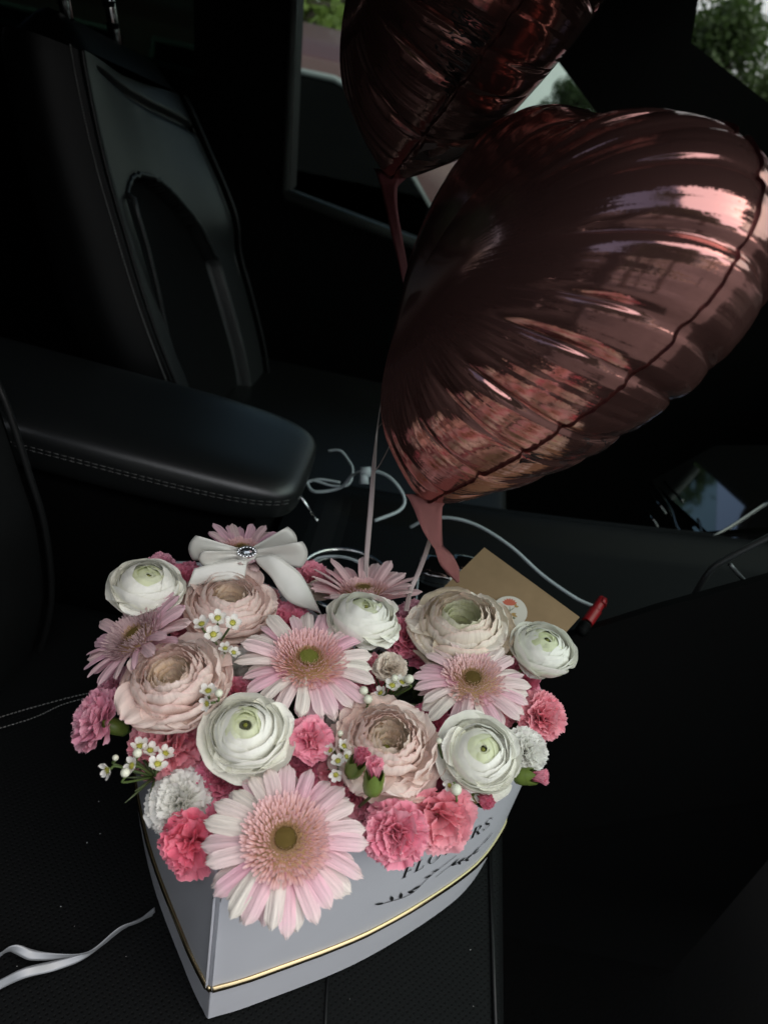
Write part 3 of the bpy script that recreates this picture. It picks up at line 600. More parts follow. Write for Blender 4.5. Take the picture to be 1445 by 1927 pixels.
GL = {
 'F': (.62, [sv(.16), hb(.02, .32, .02, .04), hb(.02, .56, .975, .05), hb(.16, .46, .52), bar(.555, .98, .555, .74, .04), bar(.46, .62, .46, .42, .035)]),
 'L': (.64, [sv(.16), hb(.02, .32, .98, .04), hb(.02, .58, .025, .05), bar(.575, .02, .575, .26, .04)]),
 'O': (.86, arcp(.42, .5, .33, .48, 0, 360, .02, .14, 30)),
 'W': (1.12, [bar(.10, 1, .34, 0, .13), bar(.34, 0, .56, 1, .05), bar(.50, 1, .76, 0, .13), bar(.76, 0, 1.0, 1, .05), hb(0, .24, .98, .04), hb(.42, .62, .98, .04), hb(.88, 1.1, .98, .04)]),
 'E': (.66, [sv(.16), hb(.02, .58, .025, .05), hb(.02, .56, .975, .05), hb(.16, .46, .52), bar(.555, .98, .555, .76, .04), bar(.575, .02, .575, .25, .04), bar(.46, .62, .46, .42, .035)]),
 'R': (.74, [sv(.16), hb(.02, .32, .02, .04), hb(.02, .36, .975, .05), hb(.16, .36, .49, .05)] + arcp(.34, .735, .20, .235, -90, 90, .03, .13, 14) + [bar(.34, .5, .64, .02, .13), hb(.54, .76, .02, .04)]),
 'S': (.56, arcp(.27, .745, .19, .235, 20, 250, .04, .09, 14) + [bar(.12, .62, .42, .38, .14)] + arcp(.26, .255, .21, .235, -160, 70, .04, .09, 14) + [bar(.455, .98, .455, .76, .035), bar(.05, .02, .05, .26, .035)]),
}
word = 'FLOWERS'; tot = sum(GL[c][0] for c in word) + .16 * (len(word) - 1)
b = MB(); x = 0
for ch in word:
    adv, polys = GL[ch]
    for k, pl in enumerate(polys):
        vv = [on_wall(S0 + (x + px) / tot * (S1 - S0), F0[1] + py * LH) + Vector((0, 0, 0)) for px, py in pl]
        nrm = (vv[1] - vv[0]).cross(vv[2] - vv[0]).normalized()
        outw = (vv[0] - (binv @ hw(Vector((.15, 0, 0)), 0))); outw.z = 0; outw.normalize()
        vv = [v_ + outw * (.0002 + .00002 * k) for v_ in vv]; b.add(vv, [(0, 1, 2, 3)])
    x += adv + .16
b.build('printed_lettering', M['ink'], bx, False)
# printed laurel sprigs below the word
b = MB(); outp = binv @ hw(Vector((.15, 0, 0)), 0)
def wp(u, v): s, z = wall_sz(u, v); return s, z
La = [wp(u, v) for u, v in ((724, 1698), (775, 1681), (812, 1648), (860, 1608))]; Lb = [wp(u, v) for u, v in ((818, 1652), (850, 1628), (882, 1612), (910, 1584))]
def stem_leaves(L_, leaves, wd):
    pts = spline([(s, z, 0) for s, z in L_], 40)
    k = 0
    def w3(p, lift): q_ = on_wall(p[0], p[1]); o2 = q_ - outp; o2.z = 0; return q_ + o2.normalized() * lift
    for i in range(40):
        a, c = pts[i], pts[i + 1]; t_ = (c - a).normalized(); nn = Vector((-t_.y, t_.x, 0)) * wd
        b.add([w3(a + nn, .0003), w3(c + nn, .0003), w3(c - nn, .0003), w3(a - nn, .0003)], [(0, 1, 2, 3)])
    for (f, sgn, ln, ww, ang) in leaves:
        a = pts[int(f * 40)]; a2 = pts[min(40, int(f * 40) + 1)]; t_ = (a2 - a).normalized() if (a2 - a).length > 0 else (a - pts[38]).normalized()
        d = Matrix.Rotation(ang * sgn, 3, 'Z') @ t_; nn = Vector((-d.y, d.x, 0)); k += 1
        ring = [a + d * ln * q_ + nn * ww * .62 * math.sin(PI * q_ ** .8) for q_ in np.linspace(0, 1, 7)] + [a + d * ln * q_ - nn * ww * .62 * math.sin(PI * q_ ** .8) for q_ in np.linspace(1, 0, 7)[1:-1]]
        b.add([w3(q_, .0004 + .00003 * k) for q_ in ring], [tuple(range(len(ring)))])
stem_leaves(La, [(.02, 1, .010, .0018, 2.9), (.12, 1, .010, .0020, 2.3), (.22, 1, .010, .0022, 2.1), (.38, 1, .009, .0024, 1.9), (.52, 1, .009, .0022, 2.2), (.68, 1, .008, .0018, 2.4), (.78, 1, .008, .0015, 2.5)], .00035)
stem_leaves(Lb, [(.30, -1, .008, .0018, .5), (.30, 1, .008, .0018, .5), (.45, -1, .008, .0018, .5), (.45, 1, .008, .0018, .5), (.60, -1, .008, .0018, .5), (.60, 1, .008, .0018, .5), (.75, 1, .008, .0016, .5), (.75, -1, .008, .0016, .5), (.95, 1, .012, .0016, 0)], .00035)
b.build('printed_sprig', M['ink'], bx, False)

# ================================================================== flowers
def frame(u, v, z, rpx, th, ph, spin=None):
    """flower matrix: centre on the sight line at height z; the axis leans th degrees off the viewer toward picture direction ph; scale = radius"""
    P = at_z(u, v, z); t = (C0 - P).normalized(); r = (RT - t * RT.dot(t)).normalized(); up = t.cross(r)
    th, ph = math.radians(th), math.radians(ph)
    n = (t * math.cos(th) + (r * math.cos(ph) + up * math.sin(ph)) * math.sin(th)).normalized()
    x = r - n * r.dot(n); x = x.normalized() if x.length > .05 else up.cross(n).normalized(); y = n.cross(x)
    R = rpx * depth(P) / FPX
    rot = Matrix((x, y, n)).transposed().to_4x4()
    return Matrix.Translation(P) @ rot @ Matrix.Rotation(random.uniform(0, 6.28) if spin is None else spin, 4, 'Z') @ Matrix.Scale(R, 4)
def stem(t, z0=-.5, r=.05):
    inv = t.matrix_world.inverted(); a = Vector((0, 0, z0)); w0 = t.matrix_world @ a
    foot = Vector((w0.x * .5, w0.y * .6 + .15, .12))
    b = MB(); b.tube(spline([a, a.lerp(inv @ foot, .12) + Vector((0, 0, -.08)), inv @ foot], 10), r, 7); return b.build('stem', M['stem'], t)
TEMPL = {}
def petal_set(key, fn, nvar, nu, nv, mat):
    if key not in TEMPL:
        L_ = []
        for k in range(nvar):
            rng = random.Random(hash(key) % 1000 + k * 17 if False else (len(TEMPL) * 31 + k * 17)); vs, fs, uv = grid(nu, nv, fn(rng)); L_.append(mesh('petal', vs, fs, mat, True, uv))
        TEMPL[key] = L_
    return TEMPL[key]
RZ = lambda a: Matrix.Rotation(a, 4, 'Z'); RY = lambda a: Matrix.Rotation(a, 4, 'Y'); RX = lambda a: Matrix.Rotation(a, 4, 'X'); SC = lambda s: Matrix.Scale(s, 4)
# ---- gerbera
def gerb_fn(cup=0.0):
    def mk(rng):
        w0 = rng.uniform(.096, .118); dr = rng.uniform(.05, .16); tw = rng.uniform(-.25, .25); nt_ = rng.uniform(.7, 1.2); ph = rng.uniform(0, 6)
        def f(a, b):
            u = a * 2 - 1; r = .16 + .84 * b
            tipn = 1 - .018 * (1 + math.cos(u * PI * 2.0)) * sstep(.9, 1, b) * nt_
            wv = w0 * (.42 + .58 * math.sin(PI / 2 * min(1, b / .6)) ** 1.2) * (1 - sstep(.82, 1.025, b)) ** .5 + .004
            z = .10 * math.sin(PI * b * .85) * .6 - dr * b ** 2.2 + cup * b - .030 * u * u * (1 - b * .5) + .010 * math.cos(u * PI * 1.6) * sstep(.0, .3, b)
            y = u * wv + .012 * math.sin(b * 3 + ph); z += tw * u * wv * b
            return (r * tipn, y, z)
        return f
    return mk
def floret_mesh(seed, rings, mat, name='disc_florets'):
    rng = random.Random(seed); b = MB()
    b.add(*grid(24, 3, lambda a, c: ((.06 + .36 * c) * math.cos(2 * PI * a), (.06 + .36 * c) * math.sin(2 * PI * a), .085 - .075 * c)), 1)
    for ri, (r0, cnt, ln, wd, ang) in enumerate(rings):
        for i in range(cnt):
            a = 2 * PI * (i + rng.uniform(-.35, .35)) / cnt; e = ang + rng.uniform(-.22, .22); L_ = ln * rng.uniform(.75, 1.15); r1 = r0 + rng.uniform(-.015, .015)
            d = Vector((math.cos(a) * math.cos(e), math.sin(a) * math.cos(e), math.sin(e))); s_ = Vector((-math.sin(a), math.cos(a), 0)); nn = d.cross(s_)
            p = Vector((math.cos(a) * r1, math.sin(a) * r1, (.115 - .09 * (r1 / .45) ** 2)))
            vs, uv = [], []
            for j, (q, ww) in enumerate(((0, .35), (.45, .9), (.8, 1), (1, .45))):
                c = p + d * L_ * q - nn * L_ * (-.25 * q * q)
                for k in (-1, 0, 1): vs.append(c + s_ * wd * ww * k * .5 + nn * (wd * .25 * (k == 0) * -1)); uv.append((.5 + .5 * k, q))
            b.add(vs, [(3 * j + k, 3 * j + k + 1, 3 * j + k + 4, 3 * j + k + 3) for j in range(3) for k in range(2)], uv, int(ri < 2))
    return mesh(name, b.v, b.f, None, True, b.uv, [mat, M['floret_in']], b.mi)
def eye_mesh(seed, mat, R=.16):
    rng = random.Random(seed); b = MB(); R *= .84; b.ball((0, 0, .02), R, 20, 10, (1, 1, .22))
    for i in range(220):
        r = R * math.sqrt((i + .5) / 220); a = i * 2.39996; z = .018 + .22 * math.sqrt(max(0, R * R - r * r))
        h = rng.uniform(.012, .034); d = Vector((math.cos(a) * r, math.sin(a) * r, z))
        b.add([d + Vector((.008 * math.cos(k), .008 * math.sin(k), 0)) for k in (0, 1.57, 3.14, 4.71)] + [d + Vector((0, 0, h))], [(0, 1, 4), (1, 2, 4), (2, 3, 4), (3, 0, 4)])
    return mesh('flower_eye', b.v, b.f, mat)
GR = [(.125, 22, .045, .022, 1.25), (.15, 28, .06, .026, 1.1), (.18, 32, .075, .032, .95), (.215, 36, .085, .036, .85), (.255, 38, .10, .040, .75), (.30, 42, .12, .046, .62), (.35, 44, .135, .052, .45), (.40, 46, .14, .056, .25)]
GR = [(r, int(c * 1.25), l_, w_ * .80, a) for r, c, l_, w_, a in GR]
GF = {'std': floret_mesh(1, GR, M['floret']), 'big': floret_mesh(2, [(r, int(c * 1.3), l_ * 1.15, w_ * .86, a) for r, c, l_, w_, a in GR], M['floret'])}
FM_M = floret_mesh(4, [(r, int(c * 1.2), l_ * 1.5, w_ * .9, a + .1) for r, c, l_, w_, a in GR], M['gerb_mauve'])
EY = {'tan': eye_mesh(1, M['gerb_eye']), 'green': eye_mesh(2, M['gerb_eye_green'])}
def gerbera(label, u, v, z, rpx, th, ph, mat='gerb', n=(23, 21), cup=0.0, fl=None, eye='tan', spin=None, jit=.06):
    t = thing('gerbera_daisy', label, 'flower', frame(u, v, z, rpx, th, ph, spin), 'gerbera daisies in the heart box')
    ps = petal_set('gerb%s%.2f' % (mat, cup), gerb_fn(cup), 7, 8, 14, M[mat])
    for ring, (cnt, s, dz, tilt) in enumerate(((n[0], 1.0, 0, 0.02), (n[1], .95, -.04, .09))):
        for i in range(cnt):
            a = 2 * PI * (i + ring * .5 + random.uniform(-.22, .22)) / cnt
            link('petal', random.choice(ps), t, Matrix.Translation((0, 0, dz + random.uniform(-.012, .012))) @ RZ(a) @ RY(tilt + random.uniform(-jit, jit) * (2.2 if random.random() < .15 else 1)) @ RX(random.uniform(-.28, .28)) @ SC(s * random.uniform(.90, 1.04)))
    o = link('disc_florets', fl or GF['std'], t, Matrix.Translation((0, 0, cup * .25))); o['kind'] = 'stuff'
    link('flower_eye', EY[eye], t, Matrix.Translation((0, 0, .09 + cup * .25)))
    b = MB(); b.tube([(0, 0, -.05), (0, 0, -.14), (0, 0, -.24)], [.20, .17, .05], 14); b.build('calyx', M['calyx'], t)
    stem(t, -.2); return t
# ---- ranunculus
def ran_fn(r, zr, curl, span, ruff, h0=-.5, out=0.0):
    def mk(rng):
        ph = rng.uniform(0, 9); tl = rng.uniform(-.05, .05); w1 = rng.uniform(.8, 1.2); sp = rng.uniform(-.03, .06)
        P0, P1, P2, P3 = (.10, h0), (r * 1.08 + .02, h0 + .02), (r * 1.14, zr - .12), (max(.02, r * (1 - curl) + out), zr + out * -.2 + rng.uniform(-.05, .04) * (r > .3))
        def f(a, b):
            u = a * 2 - 1; vm = 1 - (.30 + .05 * w1) * abs(u) ** 3.2
            t = b * vm; k = 1 - t
            rho = k ** 3 * P0[0] + 3 * k * k * t * P1[0] + 3 * k * t * t * P2[0] + t ** 3 * P3[0]
            z = k ** 3 * P0[1] + 3 * k * k * t * P1[1] + 3 * k * t * t * P2[1] + t ** 3 * P3[1]
            ang = u * span * (.55 + .45 * math.sin(min(1, t * 1.5) * PI / 2))
            e = b * b
            nz_ = noise.noise(Vector((u * 2.6 + ph, b * 1.5, ph)))
            rho += ruff * .055 * nz_ * e + ruff * .016 * math.sin(u * 13 * w1 + ph) * b ** 6 + ruff * .02 * noise.noise(Vector((u * 9 + ph, 2, ph))) * b ** 8 + .05 * sp * u + .03 * u * r
            z += ruff * .05 * noise.noise(Vector((u * 4 + ph, ph, b))) * e + ruff * .045 * noise.noise(Vector((u * 14 + ph, ph, 4))) * b ** 8 + tl * u * .3
            return (rho * math.cos(ang), rho * math.sin(ang), z)
        return f
    return mk
WL = [(.07, .10, .55, 1.9, 3), (.14, .17, .50, 1.5, 3), (.22, .20, .45, 1.25, 4), (.31, .20, .38, 1.1, 4), (.41, .18, .30, 1.0, 5), (.52, .15, .23, .92, 5), (.64, .10, .17, .84, 6), (.75, .03, .10, .78, 6), (.85, -.06, .02, .70, 6), (.92, -.16, -.06, .64, 6)]
def globe_fn(Rk, th_, span, flare, flat=.80):
    def mk(rng):
        ph = rng.uniform(0, 9); tl = rng.uniform(-.04, .04); th0 = math.radians(th_ + rng.uniform(-5, 5)); dent = rng.uniform(-.02, .03)
        def f(a, b):
            u = a * 2 - 1; vm = 1 - .20 * abs(u) ** 3 - .04 * math.sin(u * 2 + ph); t = b * vm
            th = math.radians(158) + (th0 - math.radians(158)) * t
            rr = Rk * (1 + .035 * u) + flare * sstep(.66, 1, b) + .02 * noise.noise(Vector((u * 1.8 + ph, b * 2, ph))) + .05 * b ** 3 * noise.noise(Vector((u * 2.6 + ph, 5, ph))) + dent * math.cos(u * 2 + ph) * b
            rho = rr * math.sin(th); z = rr * flat * math.cos(th) - .12 + .02 * math.sin(u * 3 + ph) * b * b
            ang = u * span * (.5 + .5 * math.sin(min(1, t * 1.6) * PI / 2)) / max(.55, math.sin(th) ** .5)
            return (rho * math.cos(ang), rho * math.sin(ang), z + tl * u)
        return f
    return mk
WG = [(.52, 9, 1.6, .0, 4), (.55, 15, 1.5, .008, 4), (.58, 22, 1.4, .010, 4), (.61, 29, 1.3, .012, 5), (.65, 37, 1.2, .014, 5), (.70, 46, 1.1, .018, 5), (.76, 56, 1.0, .022, 6), (.82, 65, .92, .04, 6), (.87, 74, .86, .07, 5), (.89, 83, .80, .11, 4), (.89, 92, .74, .16, 4)]
BL = [(.10, -.24, .25, 1.7, 3), (.16, -.14, .22, 1.5, 4), (.22, -.04, .20, 1.3, 4), (.28, .06, .19, 1.2, 4), (.34, .13, .17, 1.1, 5), (.40, .19, .16, 1.02, 5), (.46, .22, .15, .96, 5), (.52, .23, .14, .90, 6), (.58, .215, .12, .86, 6), (.65, .175, .10, .82, 6), (.73, .11, .07, .78, 6), (.81, .02, .03, .75, 7), (.89, -.10, -.03, .72, 7), (.96, -.23, -.09, .70, 7)]
def guard_fn(ruff):
    def mk(rng):
        wd = rng.uniform(.36, .50); cu = rng.uniform(-.10, .22); ph = rng.uniform(0, 9); le = rng.uniform(.88, 1.06); nk = rng.uniform(-.06, .06)
        def f(a, b):
            u = a * 2 - 1; wv = wd * math.sin(PI / 2 * min(1, .12 + b / .62)) * max(0, 1 - max(0, (b - .62) / .40) ** 2.4) ** .5
            r = .12 + (le - .12) * b * (1 - .05 * u * u) + ruff * .05 * noise.noise(Vector((u * 4 + ph, ph, 1))) * b ** 4
            z = -.42 + .42 * math.sin(b * 1.5) * .9 - cu * b * b + .13 * u * u * math.sin(PI * b) + (.03 + .06 * ruff) * noise.noise(Vector((u * 2.5 + ph, b * 3, ph))) * b + nk * u
            return (r, u * wv, z)
        return f
    return mk
def ranunculus(label, u, v, z, rpx, th, ph, kind='white', spin=None, droop=(), open_=0.0, ragged=0.0, group=None):
    vr = random.randrange(3)
    t = thing('ranunculus_flower', label, 'flower', frame(u, v, z, rpx, th, ph, 0.0 if spin is None else spin), group or ('white ranunculus in the heart box' if kind == 'white' else 'blush ranunculus in the heart box'))
    L_ = WG if kind == 'white' else BL
    ruff = {'white': .35, 'blush': .75, 'pale': .7}[kind] + ragged
    mo, mi = {'white': ('white', 'white_in'), 'blush': ('blush', 'blush_in'), 'pale': ('pale', 'blush_green')}[kind]
    for k, (r, zr, curl, span, cnt) in enumerate(L_):
        fl_ = span if kind == 'white' else 0
        mat = M[mi] if k < (4 if kind == 'white' else 6) else M[mo]
        op = open_ * max(0, (r - .55)) * 2
        if kind == 'white': ps = petal_set(('globe', k, open_, vr), globe_fn(r + (.02, 0, -.02)[vr] + open_ * .06 * max(0, k - 5), zr + (-3, 3, 0)[vr] * (k > 2) + open_ * 8 * max(0, k - 6), curl, span + open_ * .06 * max(0, k - 6)), 4, 14, 12, mat)
        else: ps = petal_set(('ran', kind, k, round(open_, 2), ragged), ran_fn(r, zr - op * .25, curl, span, ruff * (.5 + .5 * r), -.5 + .1 * r, op * .22), 3, 22 if ruff > .6 else 10, 12, mat)
        a0 = random.uniform(0, 6.28)
        for i in range(cnt):
            a = a0 + 2 * PI * (i + random.uniform(-.15, .15)) / cnt
            link('petal', random.choice(ps), t, RZ(a) @ RY(random.uniform(-.055, .055) * (1 + 2 * ragged + 1.6 * r)) @ Matrix.Translation((0, 0, random.uniform(-.025, .025))) @ SC(random.uniform(.92, 1.06)))
    # green heart
    b = MB(); b.ball((0, 0, .262 if kind == 'white' else -.36), .06 if kind == 'white' else .09, 10, 6, (1, 1, .8)); b.build('flower_heart', M['gerb_eye_green'], t)
    ps = petal_set(('guard', kind, ragged), guard_fn(.3 if kind == 'white' else 1.0), 5, 14, 12, M[mo])
    loose = [(a, tilt, s) for (a, tilt, s) in droop] + [(random.uniform(0, 360), random.uniform(-6, 16), random.uniform(.96, 1.08)) for _ in range(5)]
    for (a, tilt, s) in loose:                          # loose outer petals
        link('petal', random.choice(ps), t, RZ(math.radians(a)) @ RY(math.radians(tilt)) @ RX(random.uniform(-.2, .2)) @ SC(s * 1.08))
    b = MB()
    for i in range(5): b.add(*grid(4, 5, lambda a, b_: RZ(i * 1.2566) @ Vector((.12 + .45 * b_, (a - .5) * .26 * max(0, math.sin(PI * (.15 + .85 * b_) ** .8)), -.52 + .10 * b_ * b_))))
    b.build('sepals', M['calyx'], t)
    stem(t, -.5); return t
# ---- carnation
def carn_fn(amp, wid):
    def mk(rng):
        ph = [rng.uniform(0, 6.28) for _ in range(4)]; k1 = rng.uniform(2.2, 3.2); k2 = rng.uniform(4.5, 6.5); cu = rng.uniform(-.25, .35)
        zig = [rng.uniform(-.5, 1) for _ in range(40)]
        def f(a, b):
            u = a * 2 - 1; g = b ** 1.3
            half_ = .05 + wid * b ** 1.15
            ang = u * half_ * 1.25
            edge = 1 - .10 * abs(u) ** 3 + .045 * zig[int(a * 26)] * sstep(.85, 1, b) + (.03 if int(a * 26) % 2 else -.02) * sstep(.9, 1, b)
            r = b * edge
            z = amp * g * (.55 * math.sin(u * k1 * 1.3 + ph[0]) + .40 * math.sin(u * k2 * 1.4 + ph[1] + b * 2) + .2 * math.sin(u * 13 + ph[2])) + cu * b * b * .5
            y = math.sin(ang) * r * .98 + amp * .35 * g * math.sin(u * 8 + ph[3])
            return (math.cos(ang) * r, y, z)
        return f
    return mk
CT = [(11, 1.0, 84, -.30), (11, .97, 66, -.32), (10, .92, 50, -.34), (9, .86, 35, -.36), (7, .80, 20, -.38), (4, .74, 8, -.40)]
CO = [(8, 1.0, 80, -.30), (7, .95, 58, -.32), (6, .86, 38, -.36), (4, .78, 18, -.38)]
def carnation(label, u, v, z, rpx, th, ph, mat='carn_pink', spin=None, calyx=False, tiers=CT, amp=.15, wid=.52, name='carnation'):
    t = thing(name, label, 'flower', frame(u, v, z, rpx, th, ph, spin), 'carnations in the heart box' if name == 'carnation' else None)
    ps = petal_set(('carn', mat, amp, wid), carn_fn(amp, wid), 8, 26, 9, M[mat])
    for (cnt, s, el, dz) in tiers:
        a0 = random.uniform(0, 6.28)
        for i in range(cnt):
            a = a0 + 2 * PI * (i + random.uniform(-.3, .3)) / cnt; e = math.radians(90 - el + random.uniform(-9, 9))
            link('petal', random.choice(ps), t, Matrix.Translation((0, 0, dz + .02)) @ RZ(a) @ RY(-e) @ RX(random.uniform(-.9, .9) * (1.2 - el / 90)) @ SC(s * random.uniform(.88, 1.06)))
    b = MB(); b.tube([(0, 0, -.30), (0, 0, -.40), (0, 0, -.75), (0, 0, -1.05), (0, 0, -1.15)], [.10, .24, .25, .20, .08], 12)
    for i in range(5): b.add(*grid(4, 4, lambda a, b_: RZ(i * 1.2566) @ Vector((.24 + .05 * b_ * b_, (a - .5) * .26 * (1 - b_) ** .7, -.42 + .24 * b_))))
    b.build('calyx', M['calyx'], t); stem(t, -1.1, .06); return t
def bud(label, u, v, z, rpx, th, ph, mat='carn_pink', green=True):
    t = thing('carnation_bud', label, 'flower bud', frame(u, v, z, rpx, th, ph), 'carnation buds in the heart box')
    ps = petal_set(('bud', mat), carn_fn(.10, .22), 4, 26, 8, M[mat])
    for (cnt, s, el) in ((8, .88, 5), (6, .92, 2)):
        for i in range(cnt):
            link('petal', random.choice(ps), t, Matrix.Translation((0, 0, -.05)) @ RZ(2 * PI * (i + random.uniform(-.2, .2)) / cnt) @ Matrix.Translation((.20 if el > 3 else .07, 0, 0)) @ RY(-math.radians(90 - el - 4)) @ SC(s))
    b = MB(); b.tube([(0, 0, .05), (0, 0, -.1), (0, 0, -.45), (0, 0, -.75), (0, 0, -.92)], [.38, .42, .44, .36, .12], 14, cap=False); b.build('calyx', M['calyx'], t)
    for i in range(5):
        vs, fs, uv = grid(5, 6, lambda a, b_: RZ(i * 1.2566 + .3) @ Vector(((.445 - .05 * b_) * math.cos((a - .5) * 1.25 * (1 - b_ ** 1.8)), (.445 - .05 * b_) * math.sin((a - .5) * 1.25 * (1 - b_ ** 1.8)), -.12 + .52 * b_)))
        link('sepal', mesh('sepal', vs, fs, M['calyx']), t)
    stem(t, -.9, .07); return t
# ---- waxflower
def wax_petal(rng):
    c = rng.uniform(.15, .4)
    def f(a, b):
        u = a * 2 - 1; wv = .40 * math.sin(PI * (.06 + .90 * b)) ** .6
        return (.30 + .70 * b, u * wv, -.02 + c * b * b * .8 + .16 * (u * u) * b)
    return f
def wax_eye():
    b = MB(); b.tube([(0, 0, -.35), (0, 0, -.1), (0, 0, .02)], [.12, .32, .36], 12); b.ball((0, 0, .02), .30, 12, 6, (1, 1, .25), mi=1)
    for i in range(10): a = i * .628; b.tube([(.26 * math.cos(a), .26 * math.sin(a), 0), (.34 * math.cos(a), .34 * math.sin(a), .16)], .035, 5, mi=1)
    b.tube([(0, 0, 0), (0, 0, .28)], .03, 5, mi=1)
    return mesh('blossom', b.v, b.f, None, True, None, [M['calyx'], M['wax_eye']], b.mi)
WE = wax_eye()
def waxflower(label, blossoms, buds, root, needles=6):
    """blossoms (u, v, z, rpx, lean, dir), buds (u, v, z, rpx); all on thin stems to a common root"""
    R0 = at_z(*root); t = thing('waxflower_sprig', label, 'flower sprig', Matrix.Translation(R0), 'waxflower sprigs in the heart box'); inv = t.matrix_world.inverted()
    ps = petal_set('wax', wax_petal, 4, 6, 6, M['wax']); b = MB()
    for (u, v, z, r, th, ph) in blossoms:
        mw = inv @ frame(u, v, z, r, th, ph); o = link('blossom', WE, t, mw)
        for i in range(5): link('petal', random.choice(ps), o, RZ(i * 1.2566 + random.uniform(-.08, .08)) @ RY(random.uniform(-.25, .05)))
        p = mw @ Vector((0, 0, -.35)); b.tube(spline([p, mw @ Vector((0, 0, -1.2)), Vector((0, 0, 0))], 8), .0008, 5)
    for (u, v, z, r) in buds:
        mw = inv @ frame(u, v, z, r, 40, 90); o = MB(); o.ball((0, 0, 0), 1, 12, 8); o.tube([(0, 0, -.8), (0, 0, -1.8)], [.6, .2], 8, mi=1); o.build('bud', [M['wax_bud'], M['calyx']], t, True, mw)
        p = mw @ Vector((0, 0, -1.6)); b.tube(spline([p, mw @ Vector((0, 0, -3)), Vector((0, 0, 0))], 8), .0007, 5)
    b.tube([(0, 0, 0), (0, .01, -.05)], .0011, 6); b.build('stem', M['stem'], t)
    nb = MB()
    for i in range(needles):
        a = random.uniform(0, 6.28); d = Vector((math.cos(a), math.sin(a), random.uniform(-.1, .8))).normalized() * random.uniform(.012, .024); p = Vector((0, 0, 0)) + d * .1
        nb.tube([p, p + d * .6, p + d], [.0008, .0007, .0002], 5)
    if needles: nb.build('needle_leaves', M['leaf'], t)
    return t

# ---------------------------------------------------------------- the bouquet
gerbera('largest pink and white gerbera at the front tip of the box with tan eye', 537, 1582, .214, 160, 14, 80, fl=GF['big'], cup=.02, spin=.2)
gerbera('pink gerbera with green eye in the middle of the bouquet', 580, 1248, .226, 134, 40, 84, eye='green', cup=.10, fl=GF['big'], spin=.5)
gerbera('pale pink gerbera at right between blush and white ranunculus', 888, 1284, .222, 116, 36, 78, cup=.06, n=(21, 19), eye='tan', jit=.1)
gerbera('mauve gerbera at the left edge seen from its side', 262, 1205, .218, 112, 58, 132, 'gerb_mauve', n=(17, 14), cup=.22, fl=FM_M, jit=.12)
gerbera('rose pink gerbera at the back behind a white ranunculus', 684, 1128, .212, 100, 66, 88, 'gerb_rose', n=(19, 17), cup=.48, jit=.10)
gerbera('rose pink gerbera mostly hidden behind the satin bow', 455, 1046, .222, 82, 60, 86, 'gerb_mauve', n=(19, 15), cup=.42, jit=.08)
ranunculus('white ranunculus at the top left edge with one hanging petal', 278, 1098, .232, 68, 48, 82, droop=[(200, 62, 1.0), (235, 30, .95)])
ranunculus('white ranunculus in front of the rear rose gerbera', 686, 1156, .236, 68, 52, 78, droop=[(290, 35, .95)])
ranunculus('full white ranunculus just above the largest gerbera', 463, 1374, .232, 80, 26, 100, open_=.25, droop=[(215, 22, 1.05), (250, 26, 1.05), (280, 24, 1.0)])
ranunculus('open white ranunculus at the front right with green heart', 905, 1416, .228, 72, 20, 55, open_=.35, droop=[(200, 20, .95), (255, 22, .95), (310, 24, .95), (140, 18, .95)])
ranunculus('white ranunculus at the right edge before the kraft envelope', 1024, 1216, .230, 60, 48, 62, droop=[(250, 55, 1.0), (285, 50, 1.0), (220, 35, 1.0), (320, 60, .8)])
ranunculus('large blush ranunculus at left next to the mauve gerbera', 324, 1272, .232, 104, 42, 112, 'blush', ragged=.2, droop=[(330, 20, 1.0), (260, 18, .95), (0, 22, 1.0)])
ranunculus('blush ranunculus half covered by the tails of the satin bow', 434, 1128, .226, 88, 46, 84, 'blush', droop=[(20, 25, .9)])
ranunculus('pale ranunculus with green centre in front of the kraft envelope', 868, 1166, .230, 98, 44, 80, 'pale', droop=[(290, 20, .95), (320, 24, .95)])
ranunculus('ragged blush ranunculus beside the open white ranunculus', 732, 1392, .224, 98, 30, 72, 'blush', ragged=.7, open_=.3, droop=[(290, 30, 1.1), (315, 26, 1.1), (200, 20, .9), (265, 34, 1.15)])
carnation('mauve carnation on green calyx jutting out at the far left', 176, 1352, .198, 64, 72, 160, 'carn_mauve', amp=.12)
carnation('coral carnation under the large blush ranunculus', 316, 1392, .200, 78, 30, 120, 'carn_coral')
carnation('white carnation at the left front rim of the box', 332, 1506, .194, 66, 30, 150, 'carn_white', amp=.13)
carnation('deep coral carnation over the left rim beside the largest gerbera', 358, 1590, .190, 66, 30, 235, 'carn_hot', tiers=CO, wid=.72, amp=.19)
carnation('small pink carnation between white ranunculus and ragged blush ranunculus', 586, 1388, .220, 46, 26, 80, 'carn_pink', tiers=CO, wid=.72, amp=.15)
carnation('pink carnation over the front rim beside the largest gerbera', 742, 1572, .200, 66, 24, 260, 'carn_pink')
carnation('coral carnation hanging over the printed front wall', 830, 1548, .198, 70, 42, 285, 'carn_coral', tiers=CO, wid=.80, amp=.12)
carnation('coral carnation at the right edge of the box', 1020, 1346, .205, 50, 30, 30, 'carn_coral')
carnation('white carnation tucked behind the open white ranunculus', 992, 1412, .204, 44, 30, 20, 'carn_white')
carnation('rose carnation between the rear white and the pale ranunculus', 766, 1196, .206, 50, 40, 80, 'carn_pink')
carnation('deep rose carnation beneath the pale ranunculus', 808, 1222, .198, 46, 40, 80, 'carn_rose')
carnation('rose carnation behind the waxflowers near the bow', 366, 1182, .204, 48, 40, 95, 'carn_pink')
carnation('rose carnation just under the right tail of the bow', 540, 1172, .204, 52, 40, 85, 'carn_rose')
carnation('pink carnation left of the middle gerbera petals', 482, 1200, .200, 50, 36, 90, 'carn_rose')
